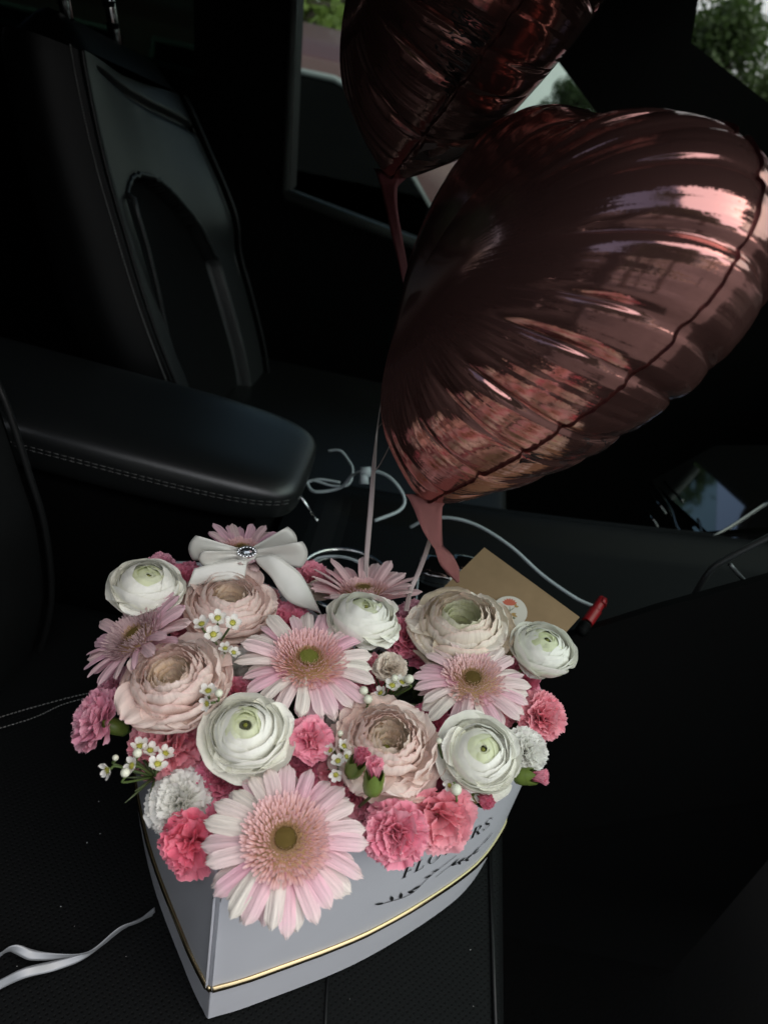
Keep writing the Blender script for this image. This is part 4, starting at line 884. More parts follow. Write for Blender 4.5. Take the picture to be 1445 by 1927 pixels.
carnation('pink carnation peeping out above the full white ranunculus', 440, 1300, .206, 40, 34, 95, 'carn_pink')
carnation('pink carnation behind the right loop of the bow', 586, 1086, .204, 40, 45, 80, 'carn_pink')
carnation('pink carnation showing above the top left white ranunculus', 305, 1058, .206, 26, 45, 90, 'carn_mauve')
carnation('rose carnation in the gap left of the bow tail', 350, 1092, .206, 46, 45, 90, 'carn_rose')
carnation('rose carnation low behind the left petals of the largest gerbera', 418, 1470, .198, 46, 30, 130, 'carn_rose')
carnation('rose carnation deep under the ragged blush ranunculus', 662, 1500, .192, 50, 20, 200, 'carn_pink')
carnation('rose carnation deep between right gerbera and open white ranunculus', 812, 1362, .196, 46, 30, 70, 'carn_rose')
carnation('mauve carnation hidden under the mauve gerbera', 218, 1288, .194, 40, 40, 140, 'carn_mauve')
carnation('white carnation showing between blush ranunculus and middle gerbera', 440, 1252, .206, 46, 30, 90, 'carn_white', amp=.10)
carnation('rose carnation under the left side of the full white ranunculus', 386, 1378, .204, 40, 30, 110, 'carn_rose')
carnation('pale rose carnation left of the pale ranunculus', 782, 1160, .204, 44, 46, 85, 'carn_mauve')
carnation('rose carnation showing below the open white ranunculus', 842, 1494, .190, 40, 22, 270, 'carn_rose')
carnation('white carnation filling the gap left of the ragged ranunculus', 648, 1352, .204, 42, 28, 90, 'carn_white', amp=.10)
carnation('coral carnation low under the right gerbera', 940, 1330, .196, 40, 30, 60, 'carn_coral')
carnation('rose carnation low under the white ranunculus at right', 980, 1270, .196, 40, 36, 60, 'carn_rose')
carnation('cream ruffled rose between middle gerbera and right gerbera', 734, 1254, .220, 34, 34, 80, 'cream', name='garden_rose', amp=.07, wid=.62)
carnation('cream ruffled rose beside the right loop of the bow', 600, 1108, .210, 24, 40, 80, 'cream', name='garden_rose', amp=.07, wid=.62)
bud('pink carnation bud in a green calyx at the foot of the ragged ranunculus', 704, 1462, .240, 46, 50, 82, 'carn_pink')
bud('rose carnation bud left of the green bud', 672, 1436, .232, 42, 40, 60, 'carn_rose')
bud('pink carnation bud pointing out over the right rim', 998, 1461, .214, 38, 74, 0, 'carn_pink')
bud('rose carnation bud under the open white ranunculus', 902, 1500, .206, 40, 40, 330, 'carn_rose')
waxflower('waxflower sprig of four open blossoms below the bow', [(410, 1163, .262, 17, 25, 90), (380, 1174, .258, 17, 45, 110), (438, 1172, .260, 17, 25, 60), (402, 1194, .262, 18, 20, 90)], [], (410, 1215, .225), 3)
waxflower('waxflower sprig hanging out past the left rim of the box', [(203, 1449, .206, 18, 62, 200), (249, 1441, .212, 18, 45, 170), (297, 1438, .216, 19, 30, 80), (312, 1418, .208, 17, 40, 60), (264, 1404, .206, 18, 40, 100), (283, 1412, .206, 17, 40, 80)], [(236, 1454, .215, 9), (259, 1417, .215, 9), (218, 1426, .206, 6)], (292, 1462, .192), 16)
waxflower('waxflower sprig of small blossoms right of the small pink carnation', [(636, 1432, .226, 15, 30, 90), (648, 1404, .222, 15, 40, 60), (632, 1458, .224, 14, 25, 250), (622, 1412, .220, 13, 40, 150), (652, 1424, .224, 13, 40, 20)], [(640, 1380, .222, 6)], (640, 1440, .196), 5)
waxflower('waxflower sprig with round buds right of the middle gerbera', [(738, 1290, .224, 16, 35, 80), (756, 1284, .224, 15, 50, 60), (716, 1304, .222, 14, 45, 130)], [(770, 1278, .228, 9), (684, 1300, .228, 9), (692, 1316, .228, 9), (742, 1276, .228, 7)], (722, 1318, .20), 12)
waxflower('waxflower sprig with a bud above the full white ranunculus', [(392, 1300, .240, 17, 40, 100), (390, 1324, .238, 16, 50, 190)], [(412, 1304, .246, 8)], (400, 1316, .20), 4)
waxflower('waxflower bud cluster under the blush ranunculus right of the bow', [(424, 1220, .236, 13, 40, 90), (440, 1228, .232, 13, 40, 60), (416, 1238, .230, 12, 40, 120)], [], (428, 1246, .20), 8)
waxflower('waxflower buds below the open white ranunculus', [(846, 1478, .222, 13, 40, 200)], [(858, 1486, .224, 11), (826, 1394, .228, 6)], (850, 1494, .192), 4)
MAIN = [(537, 1582, 'largest gerbera'), (580, 1248, 'middle gerbera'), (888, 1284, 'right gerbera'), (262, 1205, 'mauve gerbera'), (684, 1128, 'rear rose gerbera'), (278, 1098, 'top left white ranunculus'), (463, 1374, 'full white ranunculus'), (905, 1416, 'open white ranunculus'), (1024, 1216, 'white ranunculus by the envelope'), (324, 1272, 'large blush ranunculus'), (434, 1128, 'blush ranunculus under the bow'), (868, 1166, 'pale ranunculus'), (732, 1392, 'ragged blush ranunculus')]
used = set()
for i in range(26):
    c = Vector((.13, 0, 0)); p = c + (outl[(i * 37) % len(outl)] - c) * (.35 + .5 * ((i * .618) % 1)); q_ = hw(p, .182); u, v = ((q_ - C0).dot(RT) / depth(q_) * FPX + PW / 2, PH / 2 - (q_ - C0).dot(UP) / depth(q_) * FPX)
    mt, word_ = random.choice((('carn_pink', 'pink'), ('carn_rose', 'rose'), ('carn_coral', 'coral')))
    for (mu, mv, nm) in sorted(MAIN, key=lambda m_: (m_[0] - u) ** 2 + (m_[1] - v) ** 2)[:3]:
        rel = ('right of' if u > mu else 'left of') if abs(u - mu) > abs(v - mv) else ('below' if v > mv else 'above')
        lab = word_ + ' carnation sunk in the gap ' + rel + ' the ' + nm
        if lab not in used: break
    if lab in used: continue
    used.add(lab); carnation(lab, u, v, .188 + .010 * random.random(), random.uniform(46, 58), 35, random.uniform(40, 130), mt)
# leaf filler deep between the flowers
fb = MB()
for i in range(420):
    p = outl[random.randrange(len(outl))] * math.sqrt(random.random()) + Vector((.15, 0, 0)) * 0
    c = Vector((.16, 0, 0)); p = c + (outl[random.randrange(len(outl))] - c) * math.sqrt(random.random()) * .86
    q = hw(p, .165); d = Vector((random.gauss(0, 1), random.gauss(0, 1), random.uniform(.2, 1.2))).normalized() * random.uniform(.015, .03); s_ = d.orthogonal().normalized() * .004
    fb.add([q, q + d * .5 + s_, q + d, q + d * .5 - s_], [(0, 1, 2, 3)])
o = fb.build('leaf_filler', M['leaf'], None, False); tag(o, 'dark green leaf filler deep between the flower heads', 'foliage', kind='stuff')

# ---------------------------------------------------------------- satin bow with brooch
bc = at_d(465, 1044, .560); bow = thing('satin_bow', 'ivory satin ribbon bow with crystal brooch on the bouquet', 'bow', Matrix.Translation(bc)); winv = bow.matrix_world.inverted()
tc_ = (C0 - bc).normalized(); r_ = (RT - tc_ * RT.dot(tc_)).normalized(); u_ = tc_.cross(r_)
px = depth(bc) / FPX
def V2(x, y, z=0): return r_ * (x * px) + u_ * (y * px) + tc_ * (z * px)
def loop(tipx, tipy, bulge, w0, w1, z0, z1, lean, back=0):
    """teardrop loop: out along (tipx, tipy) and back; width vector leans from vertical toward the viewer"""
    D = Vector((tipx, tipy, z1 - z0)); L_ = 44; perp = Vector((-D.y, D.x, 0)).normalized()
    if perp.y < 0: perp = -perp
    def f(a, b):
        s_ = math.sin(PI * b) ** .62; c = D * s_ + Vector((0, 0, z0 + bulge * math.sin(2 * PI * b) * (.45 + .55 * s_)))
        wv = (w0 + (w1 - w0) * s_) * (a - .5)
        wx = (perp * math.cos(lean) + Vector((0, 0, math.sin(lean)))) * wv
        fold = 3.4 * math.sin(a * PI * 3.2 + 1 + tipx) * (1 - s_) ** .9 + 4.5 * noise.noise(Vector((a * 1.8 + tipx, b * 3.2, tipy * .1)))
        c = c + wx + Vector((0, 0, fold)) - D * (.10 * (2 * a - 1) ** 2 * s_)
        return V2(c.x, c.y, c.z)
    return grid(10, L_, f)
for nm, args in (('bow_loop', (-106, 14, 20, 18, 54, 2, 6, .55)), ('bow_loop', (-86, -8, 16, 15, 38, 18, 34, .75)), ('bow_loop', (92, 34, 20, 18, 54, 0, 2, .5)), ('bow_loop', (112, 0, 24, 18, 60, 14, 22, .6))):
    vs, fs, uv = loop(*args); solid(link(nm, mesh(nm, vs, fs, M['satin'], True, uv), bow), .0005)
def tail(Tl, Bl, zt):
    A_, B_ = spline([(u - 465, 1044 - v, z) for (u, v), z in zip(Tl, zt)], 24), spline([(u - 465, 1044 - v, z) for (u, v), z in zip(Bl, zt)], 24)
    def f(a, b): i = int(round(b * 24)); c = A_[i].lerp(B_[i], a); c.z += 3 * math.sin(PI * a) ; return V2(c.x, c.y, c.z)
    vs, fs, uv = grid(8, 24, f); solid(link('bow_tail', mesh('bow_tail', vs, fs, M['satin'], True, uv), bow), .0005)
tail([(466, 1052), (440, 1054), (404, 1060), (371, 1069)], [(461, 1091), (436, 1091), (400, 1095), (360, 1102)], [22, 30, 34, 36])
tail([(478, 1050), (512, 1044), (540, 1060), (568, 1086), (604, 1156)], [(486, 1062), (508, 1084), (526, 1112), (548, 1134), (598, 1152)], [22, 34, 36, 34, 20])
vs, fs, uv = rbox(V2(0, 0, 14), 20 * px, 17 * px, 14 * px, (.9, .9), (r_, u_, tc_), (20, 12)); link('bow_knot', mesh('bow_knot', vs, fs, M['satin']), bow)
bt = (tc_ * .75 + u_ * .66).normalized(); bx_ = (r_ - bt * r_.dot(bt)).normalized(); by_ = bt.cross(bx_)
br = V2(0, 6, 30)
b = MB(); b.add([br + (bx_ * 19 * math.cos(a) + by_ * 14 * math.sin(a)) * px for a in np.linspace(0, 6.283, 28)[:-1]] + [br + (bx_ * 17 * math.cos(a) + by_ * 12 * math.sin(a) - bt * 5) * px for a in np.linspace(0, 6.283, 28)[:-1]], [tuple(range(27))] + [(i, (i + 1) % 27, 27 + (i + 1) % 27, 27 + i) for i in range(27)])
bro = b.build('brooch', M['chrome'], bow, False)
def gem(c, r, sx, sy, mat, name, n=10):
    b = MB(); rings = ((1, .1), (.95, .45), (.55, .8)); vs = []
    for q, h in rings: vs += [c + (bx_ * math.cos(2 * PI * k / n) * r * sx * q + by_ * math.sin(2 * PI * k / n) * r * sy * q + bt * r * h * .7) for k in range(n)]
    fs = [(j * n + k, j * n + (k + 1) % n, (j + 1) * n + (k + 1) % n, (j + 1) * n + k) for j in range(2) for k in range(n)] + [tuple(range(2 * n, 3 * n))]
    b.add(vs, fs); return b.build(name, mat, bro, False)
gem(br, 10.5 * px, 1.15, .75, M['crystal_dark'], 'crystal', 12)
for k in range(16): a = 2 * PI * k / 16; gem(br + (bx_ * 16 * math.cos(a) + by_ * 11.2 * math.sin(a)) * px, 3.1 * px, 1, 1, M['crystal'], 'crystal', 6)

# ---------------------------------------------------------------- kraft envelope with sticker
E0, E1 = at_d(911, 1030, .640), at_d(1090, 1161, .598); ex = (E1 - E0); ew = ex.length; ex.normalize()
ed = at_d(875.6, 1097.6, .622) - E0; ed = (ed - ex * ed.dot(ex)).normalized(); en = ex.cross(ed);
if en.dot(C0 - E0) < 0: en = -en
env = thing('envelope', 'brown kraft envelope standing among the flowers at right', 'envelope', Matrix.Translation(E0)); einv = env.matrix_world.inverted()
b = MB(); eh = .115; b.slab([Vector((0, 0, 0)), ex * ew, ex * ew + ed * eh, ed * eh], -en * .0014); b.build('envelope_body', M['kraft'], env, False)
d_ = ray(958, 1153); E0n = (E0 - C0).dot(en) / d_.dot(en); stc = C0 + d_ * E0n - E0 + en * .0016
b = MB(); b.slab([stc + (ex * math.cos(a) + ed * math.sin(a)) * .0138 for a in np.linspace(0, 2 * PI, 41)[:-1]], en * .0003); stk = b.build('sticker', M['sticker'], env, False)
def blob(c2, d2, ln, wd, lift):                          # leaf or petal print on the sticker; coordinates in mm, x along the edge, y up
    d2 = Vector((d2[0], d2[1])).normalized(); n2 = Vector((-d2.y, d2.x)); c2 = Vector(c2)
    ring = [c2 + d2 * ln * q + n2 * wd * math.sin(PI * q) for q in np.linspace(0, 1, 6)] + [c2 + d2 * ln * q - n2 * wd * math.sin(PI * q) for q in np.linspace(1, 0, 6)[1:-1]]
    return [stc + (ex * p.x - ed * p.y) * .00135 - ex * .001 - ed * .001 + en * (.00035 + lift) for p in ring]
prn = {'sticker_red': MB(), 'sticker_green': MB(), 'sticker_tan': MB()}
k = 0
rotv = lambda x, y: (x * .80 - y * .60, x * .60 + y * .80)
for a in range(-60, 61, 20):
    k += 1; r = blob(rotv(0, 3), rotv(math.sin(math.radians(a)), math.cos(math.radians(a))), 5, 1.0, k * 4e-6); prn['sticker_red'].add(r, [tuple(range(len(r)))])
for (x0, y0, dx, dy, ln, wd, mt) in ((0, 3.4, .1, -1, 10, .25, 'sticker_green'), (0, -1, 1, 1, 4.5, .25, 'sticker_green'), (-.5, 0, -1, .8, 4, .8, 'sticker_green'), (.4, -3, 1, .3, 4, .8, 'sticker_tan'), (.4, -2, 1, -.5, 5, .9, 'sticker_tan'), (3, 2.2, .4, 1, 2.5, .7, 'sticker_tan'), (3, 2.2, 1, .3, 2.5, .7, 'sticker_tan'), (0, -5, -1, .2, 4, .8, 'sticker_green'), (.5, -5, 1, 0, 3.5, .7, 'sticker_green'), (-.3, -4, -.8, -1, 3.5, .6, 'sticker_tan')):
    k += 1; r = blob(rotv(x0, y0), rotv(dx, dy), ln, wd, k * 4e-6); prn[mt].add(r, [tuple(range(len(r)))])
for mt, m_ in prn.items(): m_.build('printed_flower', M[mt], stk, False)

# ================================================================== balloons
def balloon(label, tipuv, t0, s, ang, T, seed, nfold):
    a, b_, c = ang
    ca, sa, cb, sb, cc, s3 = math.cos(a), math.sin(a), math.cos(b_), math.sin(b_), math.cos(c), math.sin(c)
    Rx = Matrix(((1, 0, 0), (0, ca, -sa), (0, sa, ca))); Rz = Matrix(((cb, -sb, 0), (sb, cb, 0), (0, 0, 1))); Ry = Matrix(((cc, 0, s3), (0, 1, 0), (-s3, 0, cc)))
    Bc = Matrix((RT, UP, -FW)).transposed(); rot = Bc @ Rz @ Rx @ Ry
    mw = Matrix.Translation(at_d(*tipuv, t0)) @ rot.to_4x4() @ Matrix.Scale(s, 4)
    t = thing('heart_balloon', label, 'balloon', mw, 'rose gold heart balloons')
    rng = random.Random(seed)
    NT, NS = 720, 46; tt = np.linspace(-PI, PI, NT + 1)[:-1]
    hx = 16 * np.sign(np.sin(tt)) * np.abs(np.sin(tt)) ** 2.3; hy = 13 * np.cos(tt) - 4 * np.cos(2 * tt) - .5 * np.cos(3 * tt); hy = hy - (-13 - 4 + .5)
    # arc-length resample so pleats are even along the seam
    P = np.stack([hx, hy], 1); d = np.r_[0, np.cumsum(np.linalg.norm(np.diff(np.r_[P, P[:1]], axis=0), axis=1))]; S = np.linspace(0, d[-1], NT + 1)[:-1]
    Q = np.r_[P, P[:1]]; hx = np.interp(S, d, Q[:, 0]); hy = np.interp(S, d, Q[:, 1])
    cx, cy = 0.0, 12.5
    q = np.arange(NT) / NT
    folds = []; x = 0.0
    while x < 1: folds.append((x + rng.uniform(-.004, .004), rng.uniform(.0018, .0036), rng.uniform(.5, 1.0), rng.uniform(.58, .82))); x += rng.uniform(.7, 1.3) / nfold
    sc_ = np.zeros(NT)
    for (f0, wd, am, s0) in folds: dd = np.abs((q - f0 + .5) % 1 - .5); sc_ += am * np.exp(-(dd / (wd * 1.6)) ** 2)
    fine = np.array([noise.noise(Vector((x * 95, seed, 0))) + .6 * noise.noise(Vector((x * 210, seed, 3))) for x in q])
    fp = [f[0] for f in folds]; pan = np.zeros(NT); tlt = np.zeros(NT)
    for k in range(len(fp)):
        f0, f1 = fp[k], (fp[k + 1] if k + 1 < len(fp) else fp[0] + 1); g = ((q - f0) % 1) / (f1 - f0); m_ = g <= 1; tk = rng.uniform(-1, 1); bk = rng.uniform(.6, 1.2)
        pan[m_] = (bk * np.abs(np.sin(PI * np.minimum(g, 1))) ** .7)[m_]; tlt[m_] = (tk * (g - .5))[m_]
    shrink = 1 - .022 * np.minimum(1, sc_) + .004 * fine
    def face(sgn):
        vs, uv = [], []
        ss = np.sin(np.linspace(0, 1, NS + 1) * PI / 2) ** 1.0
        for j, s_ in enumerate(ss):
            rr = 1 + (shrink - 1) * s_ ** 6
            X = cx + (hx - cx) * s_ * rr; Y = cy + (hy - cy) * s_ * rr
            Z = T * math.sqrt(max(0.0, 1 - s_ ** 2.15)) * np.ones(NT)
            # taper thickness toward the neck
            Z *= 1 - .35 * np.exp(-((Y) / 3.0) ** 2)
            wv = np.zeros(NT)
            for (f0, wd, am, s0) in folds:
                dd = np.abs((q - f0 + (.003 * sgn) + .5) % 1 - .5); e = sstep(s0, .93, s_)
                wv -= am * .62 * e * np.exp(-dd / (wd * (1.25 - .5 * s_)))
            wv += .045 * fine * sstep(.45, .72, s_) * (1 - .75 * sstep(.95, 1, s_))
            wv += (.34 * pan + .55 * sgn * tlt) * sstep(.56, .88, s_)
            wv *= (1 - s_ ** 14)
            nrm = s_
            for i in range(NT):
                ox, oy = hx[i] - cx, hy[i] - cy; L_ = math.hypot(ox, oy)
                vs.append((X[i] + ox / L_ * wv[i] * nrm * .8, Y[i] + oy / L_ * wv[i] * nrm * .8, sgn * (Z[i] + wv[i] * .55))); uv.append((q[i], s_))
        fs = []
        for j in range(NS):
            for i in range(NT):
                k = (j * NT + i, j * NT + (i + 1) % NT, (j + 1) * NT + (i + 1) % NT, (j + 1) * NT + i); fs.append(k if sgn < 0 else k[::-1])
        link('front_panel' if sgn > 0 else 'back_panel', mesh('foil_panel', vs, fs, M['foil'], True, uv), t); BV[sgn] = BVHTree.FromPolygons([Vector(v) for v in vs], fs)
    BV = {}; face(1); face(-1)
    vs, fs = [], []
    for i in range(NT):
        k = shrink[i]; ox, oy = hx[i] - cx, hy[i] - cy; L_ = math.hypot(ox, oy); wig = .16 * fine[i] + .14 * min(1, sc_[i])
        for off in (-.05, .20): vs.append((cx + ox * k + ox / L_ * off, cy + oy * k + oy / L_ * off, wig * (off > 0)))
    for i in range(NT): j = (i + 1) % NT; fs.append((2 * i, 2 * j, 2 * j + 1, 2 * i + 1))
    link('seam', mesh('seam', vs, fs, M['foil_seam']), t)
    Hx, Hy = hx * shrink, hy * shrink; ang_b = np.arctan2(hy - cy, hx - cx); od = np.argsort(ang_b); rb = np.hypot(hx - cx, hy - cy)
    def zsurf(x, y, sgn=0):
        if sgn:
            h = BV[sgn].ray_cast(Vector((x, y, sgn * 30)), Vector((0, 0, -sgn)))
            if h[0] is not None: return abs(h[0].z)
        r = math.hypot(x - cx, y - cy); R = np.interp(math.atan2(y - cy, x - cx), ang_b[od], rb[od]); s_ = min(.999, r / R)
        return T * math.sqrt(1 - s_ ** 2.15) * (1 - .35 * math.exp(-(y / 3.0) ** 2))
    zsurf.bv = BV
    return t, zsurf, mw
def text_polys(txt):
    cu = bpy.data.curves.new('txt', 'FONT'); cu.body = txt; cu.size = 1; cu.resolution_u = 2
    o = bpy.data.objects.new('txt', cu); COL.objects.link(o); bpy.context.view_layer.update(); dg = bpy.context.evaluated_depsgraph_get(); me = bpy.data.meshes.new_from_object(o.evaluated_get(dg))
    vs = [v.co.copy() for v in me.vertices]; fs = [tuple(p.vertices) for p in me.polygons]
    bpy.data.objects.remove(o); bpy.data.curves.remove(cu); bpy.data.meshes.remove(me); return vs, fs
def find_local(mw, zs, u, v):                            # where a sight line first meets the foil: x, y and side
    inv = mw.inverted(); o = inv @ C0; d = (inv.to_3x3() @ ray(u, v)).normalized(); best = None
    for sg_ in (1, -1):
        h = zs.bv[sg_].ray_cast(o, d)
        if h[0] is not None and (best is None or h[3] < best[3]): best = (h[0].x, h[0].y, sg_, h[3])
    return best[:3] if best else find_local(mw, zs, u - 4, v - 5)
def proj_uv(p): q_ = p - C0; d = q_.dot(FW); return (PW / 2 + FPX * q_.dot(RT) / d, PH / 2 - FPX * q_.dot(UP) / d)
def print_text(mb, mw, zs, sgn, x0, y0, dirv, size, txt):
    vs, fs = text_polys(txt); e1 = Vector((dirv[0], dirv[1])).normalized(); e2 = Vector((-e1.y, e1.x)) * sgn
    out = []
    for p in vs:
        x, y = x0 + (e1.x * p.x + e2.x * p.y) * size, y0 + (e1.y * p.x + e2.y * p.y) * size
        out.append(Vector((x, y, sgn * (zs(x, y, sgn) + .06))))
    mb.add(out, fs)
big, zb, mwb = balloon('large rose gold heart balloon at right leaning over the flowers', (803, 950), .566, .01082, (.390, -.468, -1.2106), 7.29, 11, 22)
small, zsm, mws = balloon('upper rose gold heart balloon cut by the top of the frame', (735, 338), .670, .01149, (.520, -.440, -1.144), 7.37, 23, 20)
b = MB(); x, y, sg = find_local(mwb, zb, 1196, 800); x2, y2, sg2 = find_local(mwb, zb, 1120, 862); dv = (x2 - x, y2 - y)
print_text(b, mwb, zb, sg, x, y, dv, .95, 'CE')
for k, tx in enumerate(('DO NOT INHALE HELIUM. ADULT SUPERVISION', 'KEEP AWAY FROM POWER LINES. NO TIRAR', 'NOT SUITABLE FOR CHILDREN UNDER 3')):
    x, y, sg = find_local(mwb, zb, 1150 + k * 13, 812 + k * 14); print_text(b, mwb, zb, sg, x, y, dv, .30, tx)
b.build('printed_text', M['ink'], big, False)['kind'] = 'stuff'
b = MB(); x, y, sg = find_local(mws, zsm, 886, 24); x2, y2, s2 = find_local(mws, zsm, 868, 120); dv = (x2 - x, y2 - y)
for k, (u, v, tx) in enumerate(((892, 20, 'NOT BE LEFT TO CHILDREN'), (874, 14, 'USE RECOMMENDED FOR'), (856, 8, 'PENDANT LA FETE ET'), (846, 118, 'LOS NINOS DE EDAD'), (833, 128, 'DE PLUS DE 10 ANS'))):
    x, y, sg = find_local(mws, zsm, u, v); print_text(b, mws, zsm, sg, x, y, dv, .55, tx)
b.build('printed_text', M['ink'], small, False)['kind'] = 'stuff'
# barcode patch near the neck of the upper balloon
b = MB(); x, y, sg = find_local(mws, zsm, 800, 302); x2, y2, s2 = find_local(mws, zsm, 850, 276); e1 = Vector((x2 - x, y2 - y)).normalized(); e2 = Vector((-e1.y, e1.x))
def bp(a, c, lift): X_, Y_ = x + e1.x * a + e2.x * c, y + e1.y * a + e2.y * c; return Vector((X_, Y_, sg * (zsm(X_, Y_, sg) + lift * .7)))
wpx = (Vector((x2, y2)) - Vector((x, y))).length
vs, fs, uv = grid(8, 4, lambda a, c: bp(a * wpx, (c - .5) * 1.3, .09)); b.add(vs, fs, None, 1)
k = 0.06
while k < .94:
    wd = random.choice((.012, .012, .024, .036)); b.add([bp(k * wpx, -.48, .12), bp((k + wd) * wpx, -.48, .12), bp((k + wd) * wpx, .48, .12), bp(k * wpx, .48, .12)], [(0, 1, 2, 3)]); k += wd + random.choice((.014, .02, .03))
b.build('barcode', [M['ink'], pbr('barcode_patch', (.20, .15, .14), .4)], small, False)
# necks: twisted foil tails under each balloon
def px_ribbon(pts, mat, name, parent=None, inv=None, n=60):
    """pts: (u, v, depth, half width px, twist angle)"""
    C_ = spline([at_d(u, v, d) for u, v, d, w_, a in pts], n); inv = inv or Matrix()
    sN = len(pts) - 1; ws = []
    for i in range(n + 1):
        k = i / n * sN; wp_ = np.interp(k, range(sN + 1), [p[3] for p in pts]); an = np.interp(k, range(sN + 1), [p[4] for p in pts]); an = math.radians(an)
        t_ = (C_[min(n, i + 1)] - C_[max(0, i - 1)]).normalized(); v_ = (C0 - C_[i]).normalized(); sd_ = t_.cross(v_).normalized(); nd = sd_.cross(t_)
        ws.append((sd_ * math.cos(an) + nd * math.sin(an)) * wp_ * depth(C_[i]) / FPX)
    b = MB(); b.strip([inv @ p for p in C_], [inv.to_3x3() @ w_ for w_ in ws])
    return solid(b.build(name, mat, parent), .00025 / (parent.matrix_world.to_scale().x if parent else 1))
px_ribbon([(806, 930, .566, 44, 0), (806, 956, .564, 27, 6), (814, 996, .562, 19, 20), (826, 1030, .560, 13, 50), (840, 1054, .560, 15, 10), (852, 1074, .558, 13, -10), (862, 1096, .556, 3, -20)], M['foil_neck'], 'neck', big, big.matrix_world.inverted())
px_ribbon([(736, 322, .67, 34, 0), (732, 352, .668, 16, 8), (738, 400, .664, 11, 12), (750, 460, .66, 10, 20), (760, 510, .655, 9, 30), (765, 565, .65, 4, 70)], M['foil_seam'], 'neck', small, small.matrix_world.inverted())
# strings
def string(label, pts, mat='ribbon_rose'):
    o = px_ribbon(pts, M[mat], 'curling_ribbon', None, None, 90); return tag(o, label, 'ribbon', 'curling ribbons of the balloons')
string('thin rose ribbon running from the upper balloon down to the rear gerbera', [(764, 556, .652, 2, 0), (748, 590, .650, 1.2, 60), (738, 650, .648, 1.2, 70), (724, 720, .64, 1.2, 60), (712, 790, .632, 1.4, 60), (704, 870, .622, 4, 10), (698, 950, .612, 5, 0), (692, 1020, .604, 5, 0), (688, 1075, .597, 4.5, 0), (686, 1130, .585, 4, 0)])
string('thin curl of ribbon hanging beside the neck of the large balloon', [(742, 822, .605, 1, 30), (741, 800, .607, 1, 60), (728, 793, .61, 1, 60), (715, 800, .615, 1, 50), (711, 808, .62, 1, 60)])
string('hair thin ribbon end curving off the rising ribbon', [(742, 818, .605, 1, 40), (730, 845, .61, 1, 50), (716, 872, .615, 1, 60), (706, 886, .619, 1.6, 40)])
string('rose ribbon from the large balloon neck down between the flowers', [(810, 1012, .57, 5, 40), (800, 1044, .575, 4.5, 10), (786, 1080, .578, 4.5, 0), (772, 1112, .575, 4.5, 0), (764, 1150, .565, 5, 0)])
def seat_ribbon(label, pts):
    o = px_ribbon(pts, M['ribbon_silver'], 'silver_ribbon', None, None, 90); return tag(o, label, 'ribbon', 'silver ribbons on the seat')
def dz(u, v, z): return depth(at_z(u, v, z))
seat_ribbon('upper of two silver curling ribbons lying on the black seat', [(u, v, dz(u, v, z), w_, a) for u, v, z, w_, a in ((292, 1712, .004, 5, 30), (262, 1733, .010, 5, 60), (225, 1748, .014, 4, 50), (180, 1785, .010, 3, 50), (150, 1796, .008, 2.5, 65), (100, 1800, .008, 6, 20), (60, 1797, .010, 9, 0), (30, 1786, .014, 8, 25), (8, 1792, .012, 5, 60), (-30, 1820, .004, 6, 20))])
seat_ribbon('lower of two silver curling ribbons lying on the black seat', [(u, v, dz(u, v, z), w_, a) for u, v, z, w_, a in ((288, 1720, .003, 4, 40), (235, 1745, .010, 4, 60), (190, 1780, .008, 3, 60), (150, 1803, .005, 6, 20), (100, 1818, .006, 9, 0), (50, 1830, .010, 9, 5), (10, 1848, .008, 8, 10), (-40, 1875, .004, 8, 0))])

# ================================================================== cables and small things on the console
def cable(label, name, pts, rpx, mat='cable'):
    L_ = spline([at_d(*p) for p in pts], 70); b = MB(); b.tube(L_, rpx * .72 * pts[0][2] / FPX, 8); o = b.build(name, M[mat]); return tag(o, label, 'cable', 'charging cables on the console')
cable('white charging cable looping from the armrest past the balloon ribbon', 'charging_cable', [(575, 905, .93), (592, 925, .92), (640, 918, .92), (665, 893, .90), (700, 886, .89), (735, 900, .88), (760, 935, .87), (752, 960, .86), (705, 980, .84)], 4.2)
cable('white charging cable running under the big balloon to the red plug', 'charging_cable', [(772, 992, .86), (805, 977, .85), (850, 975, .84), (900, 990, .83), (960, 1028, .81), (1020, 1082, .79), (1080, 1124, .77), (1118, 1142, .765)], 4.2)
cable('thin grey cable tied in a loop beside the armrest', 'charging_cable', [(618, 848, .96), (640, 848, .955), (655, 865, .95), (664, 885, .94), (655, 912, .93), (625, 914, .93), (590, 904, .93), (574, 910, .93), (600, 902, .93), (640, 908, .93)], 3.2)
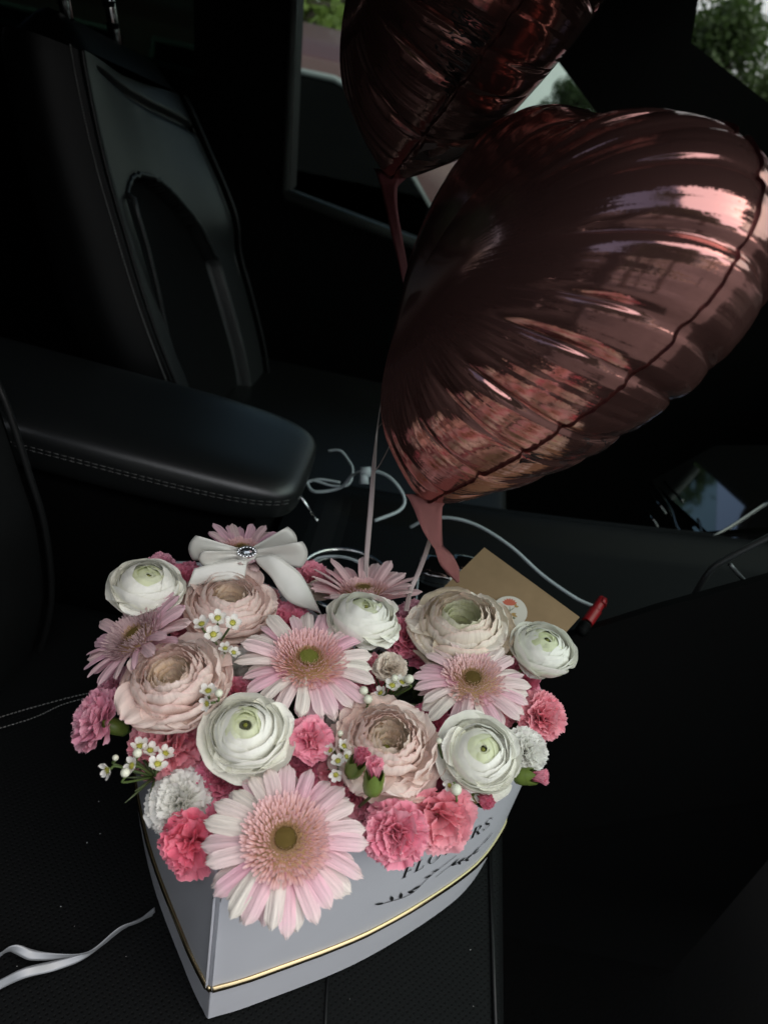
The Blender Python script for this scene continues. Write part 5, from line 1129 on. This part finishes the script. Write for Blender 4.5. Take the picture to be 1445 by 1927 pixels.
cable('white cable bent along the cup holder behind the bow', 'charging_cable', [(588, 1058, .72), (600, 1050, .72), (630, 1047, .72), (660, 1052, .715), (690, 1066, .71)], 4.0)
cable('white cable rising beside the rear gerbera', 'charging_cable', [(783, 1132, .66), (785, 1105, .68), (787, 1085, .70), (790, 1060, .72)], 2.6)
b = MB(); c = at_d(688, 888, .885); b.tube([c - RT * .006, c + RT * .006], .006, 8); b.tube([c - UP * .002 - RT * .002, c - UP * .014 - RT * .002], [.005, .006], 8)
tag(b.build('cable_tie', M['cable']), 'small white clip holding the charging cable coil', 'clip')
ra, rb_ = at_d(1104, 1172, .735), at_d(1134, 1128, .752); rd = (rb_ - ra)
rp = thing('red_plug', 'small red plug cap with notched end beside the envelope', 'plug', Matrix.Translation(ra)); ax_ = rd.normalized(); o1 = ax_.orthogonal().normalized(); o2 = ax_.cross(o1)
def notch(a, b_):
    k = b_; r = .0058 - .0008 * sstep(.5, .56, k) ; h = rd.length * k
    if k > .995 and (a < .14 or a > .86): h -= .007
    return ax_ * h + (o1 * math.cos(2 * PI * a) + o2 * math.sin(2 * PI * a)) * r
vs, fs, uv = grid(40, 30, notch, wrap=True); solid(link('red_cap', mesh('red_cap', vs, fs, M['red']), rp), .0015, -1)
b = MB(); b.tube([ax_ * rd.length * .50, ax_ * rd.length * .53], .0062, 20); b.build('red_collar', M['red'], rp)
b = MB(); b.tube([ax_ * -.002, ax_ * -.014], .0055, 14)
for k in range(5): b.tube([ax_ * (-.004 - .002 * k), ax_ * (-.0048 - .002 * k)], .0064, 14)
b.build('strain_relief', M['plastic'], rp)
# lint specks on the seat
b = MB()
for i in range(12):
    u, v = random.choice(((random.uniform(20, 300), random.uniform(1640, 1900)), (random.uniform(650, 920), random.uniform(1740, 1915)), (random.uniform(60, 260), random.uniform(1440, 1640))))
    p = at_z(u, v, .0022); r = random.uniform(.00015, .0005) if random.random() < .9 else .0007
    b.ball(p, r, 5, 3, (1, random.uniform(.6, 2), .6))
tag(b.build('lint_specks', M['lint']), 'white lint specks scattered on the black seat', 'lint', kind='stuff')
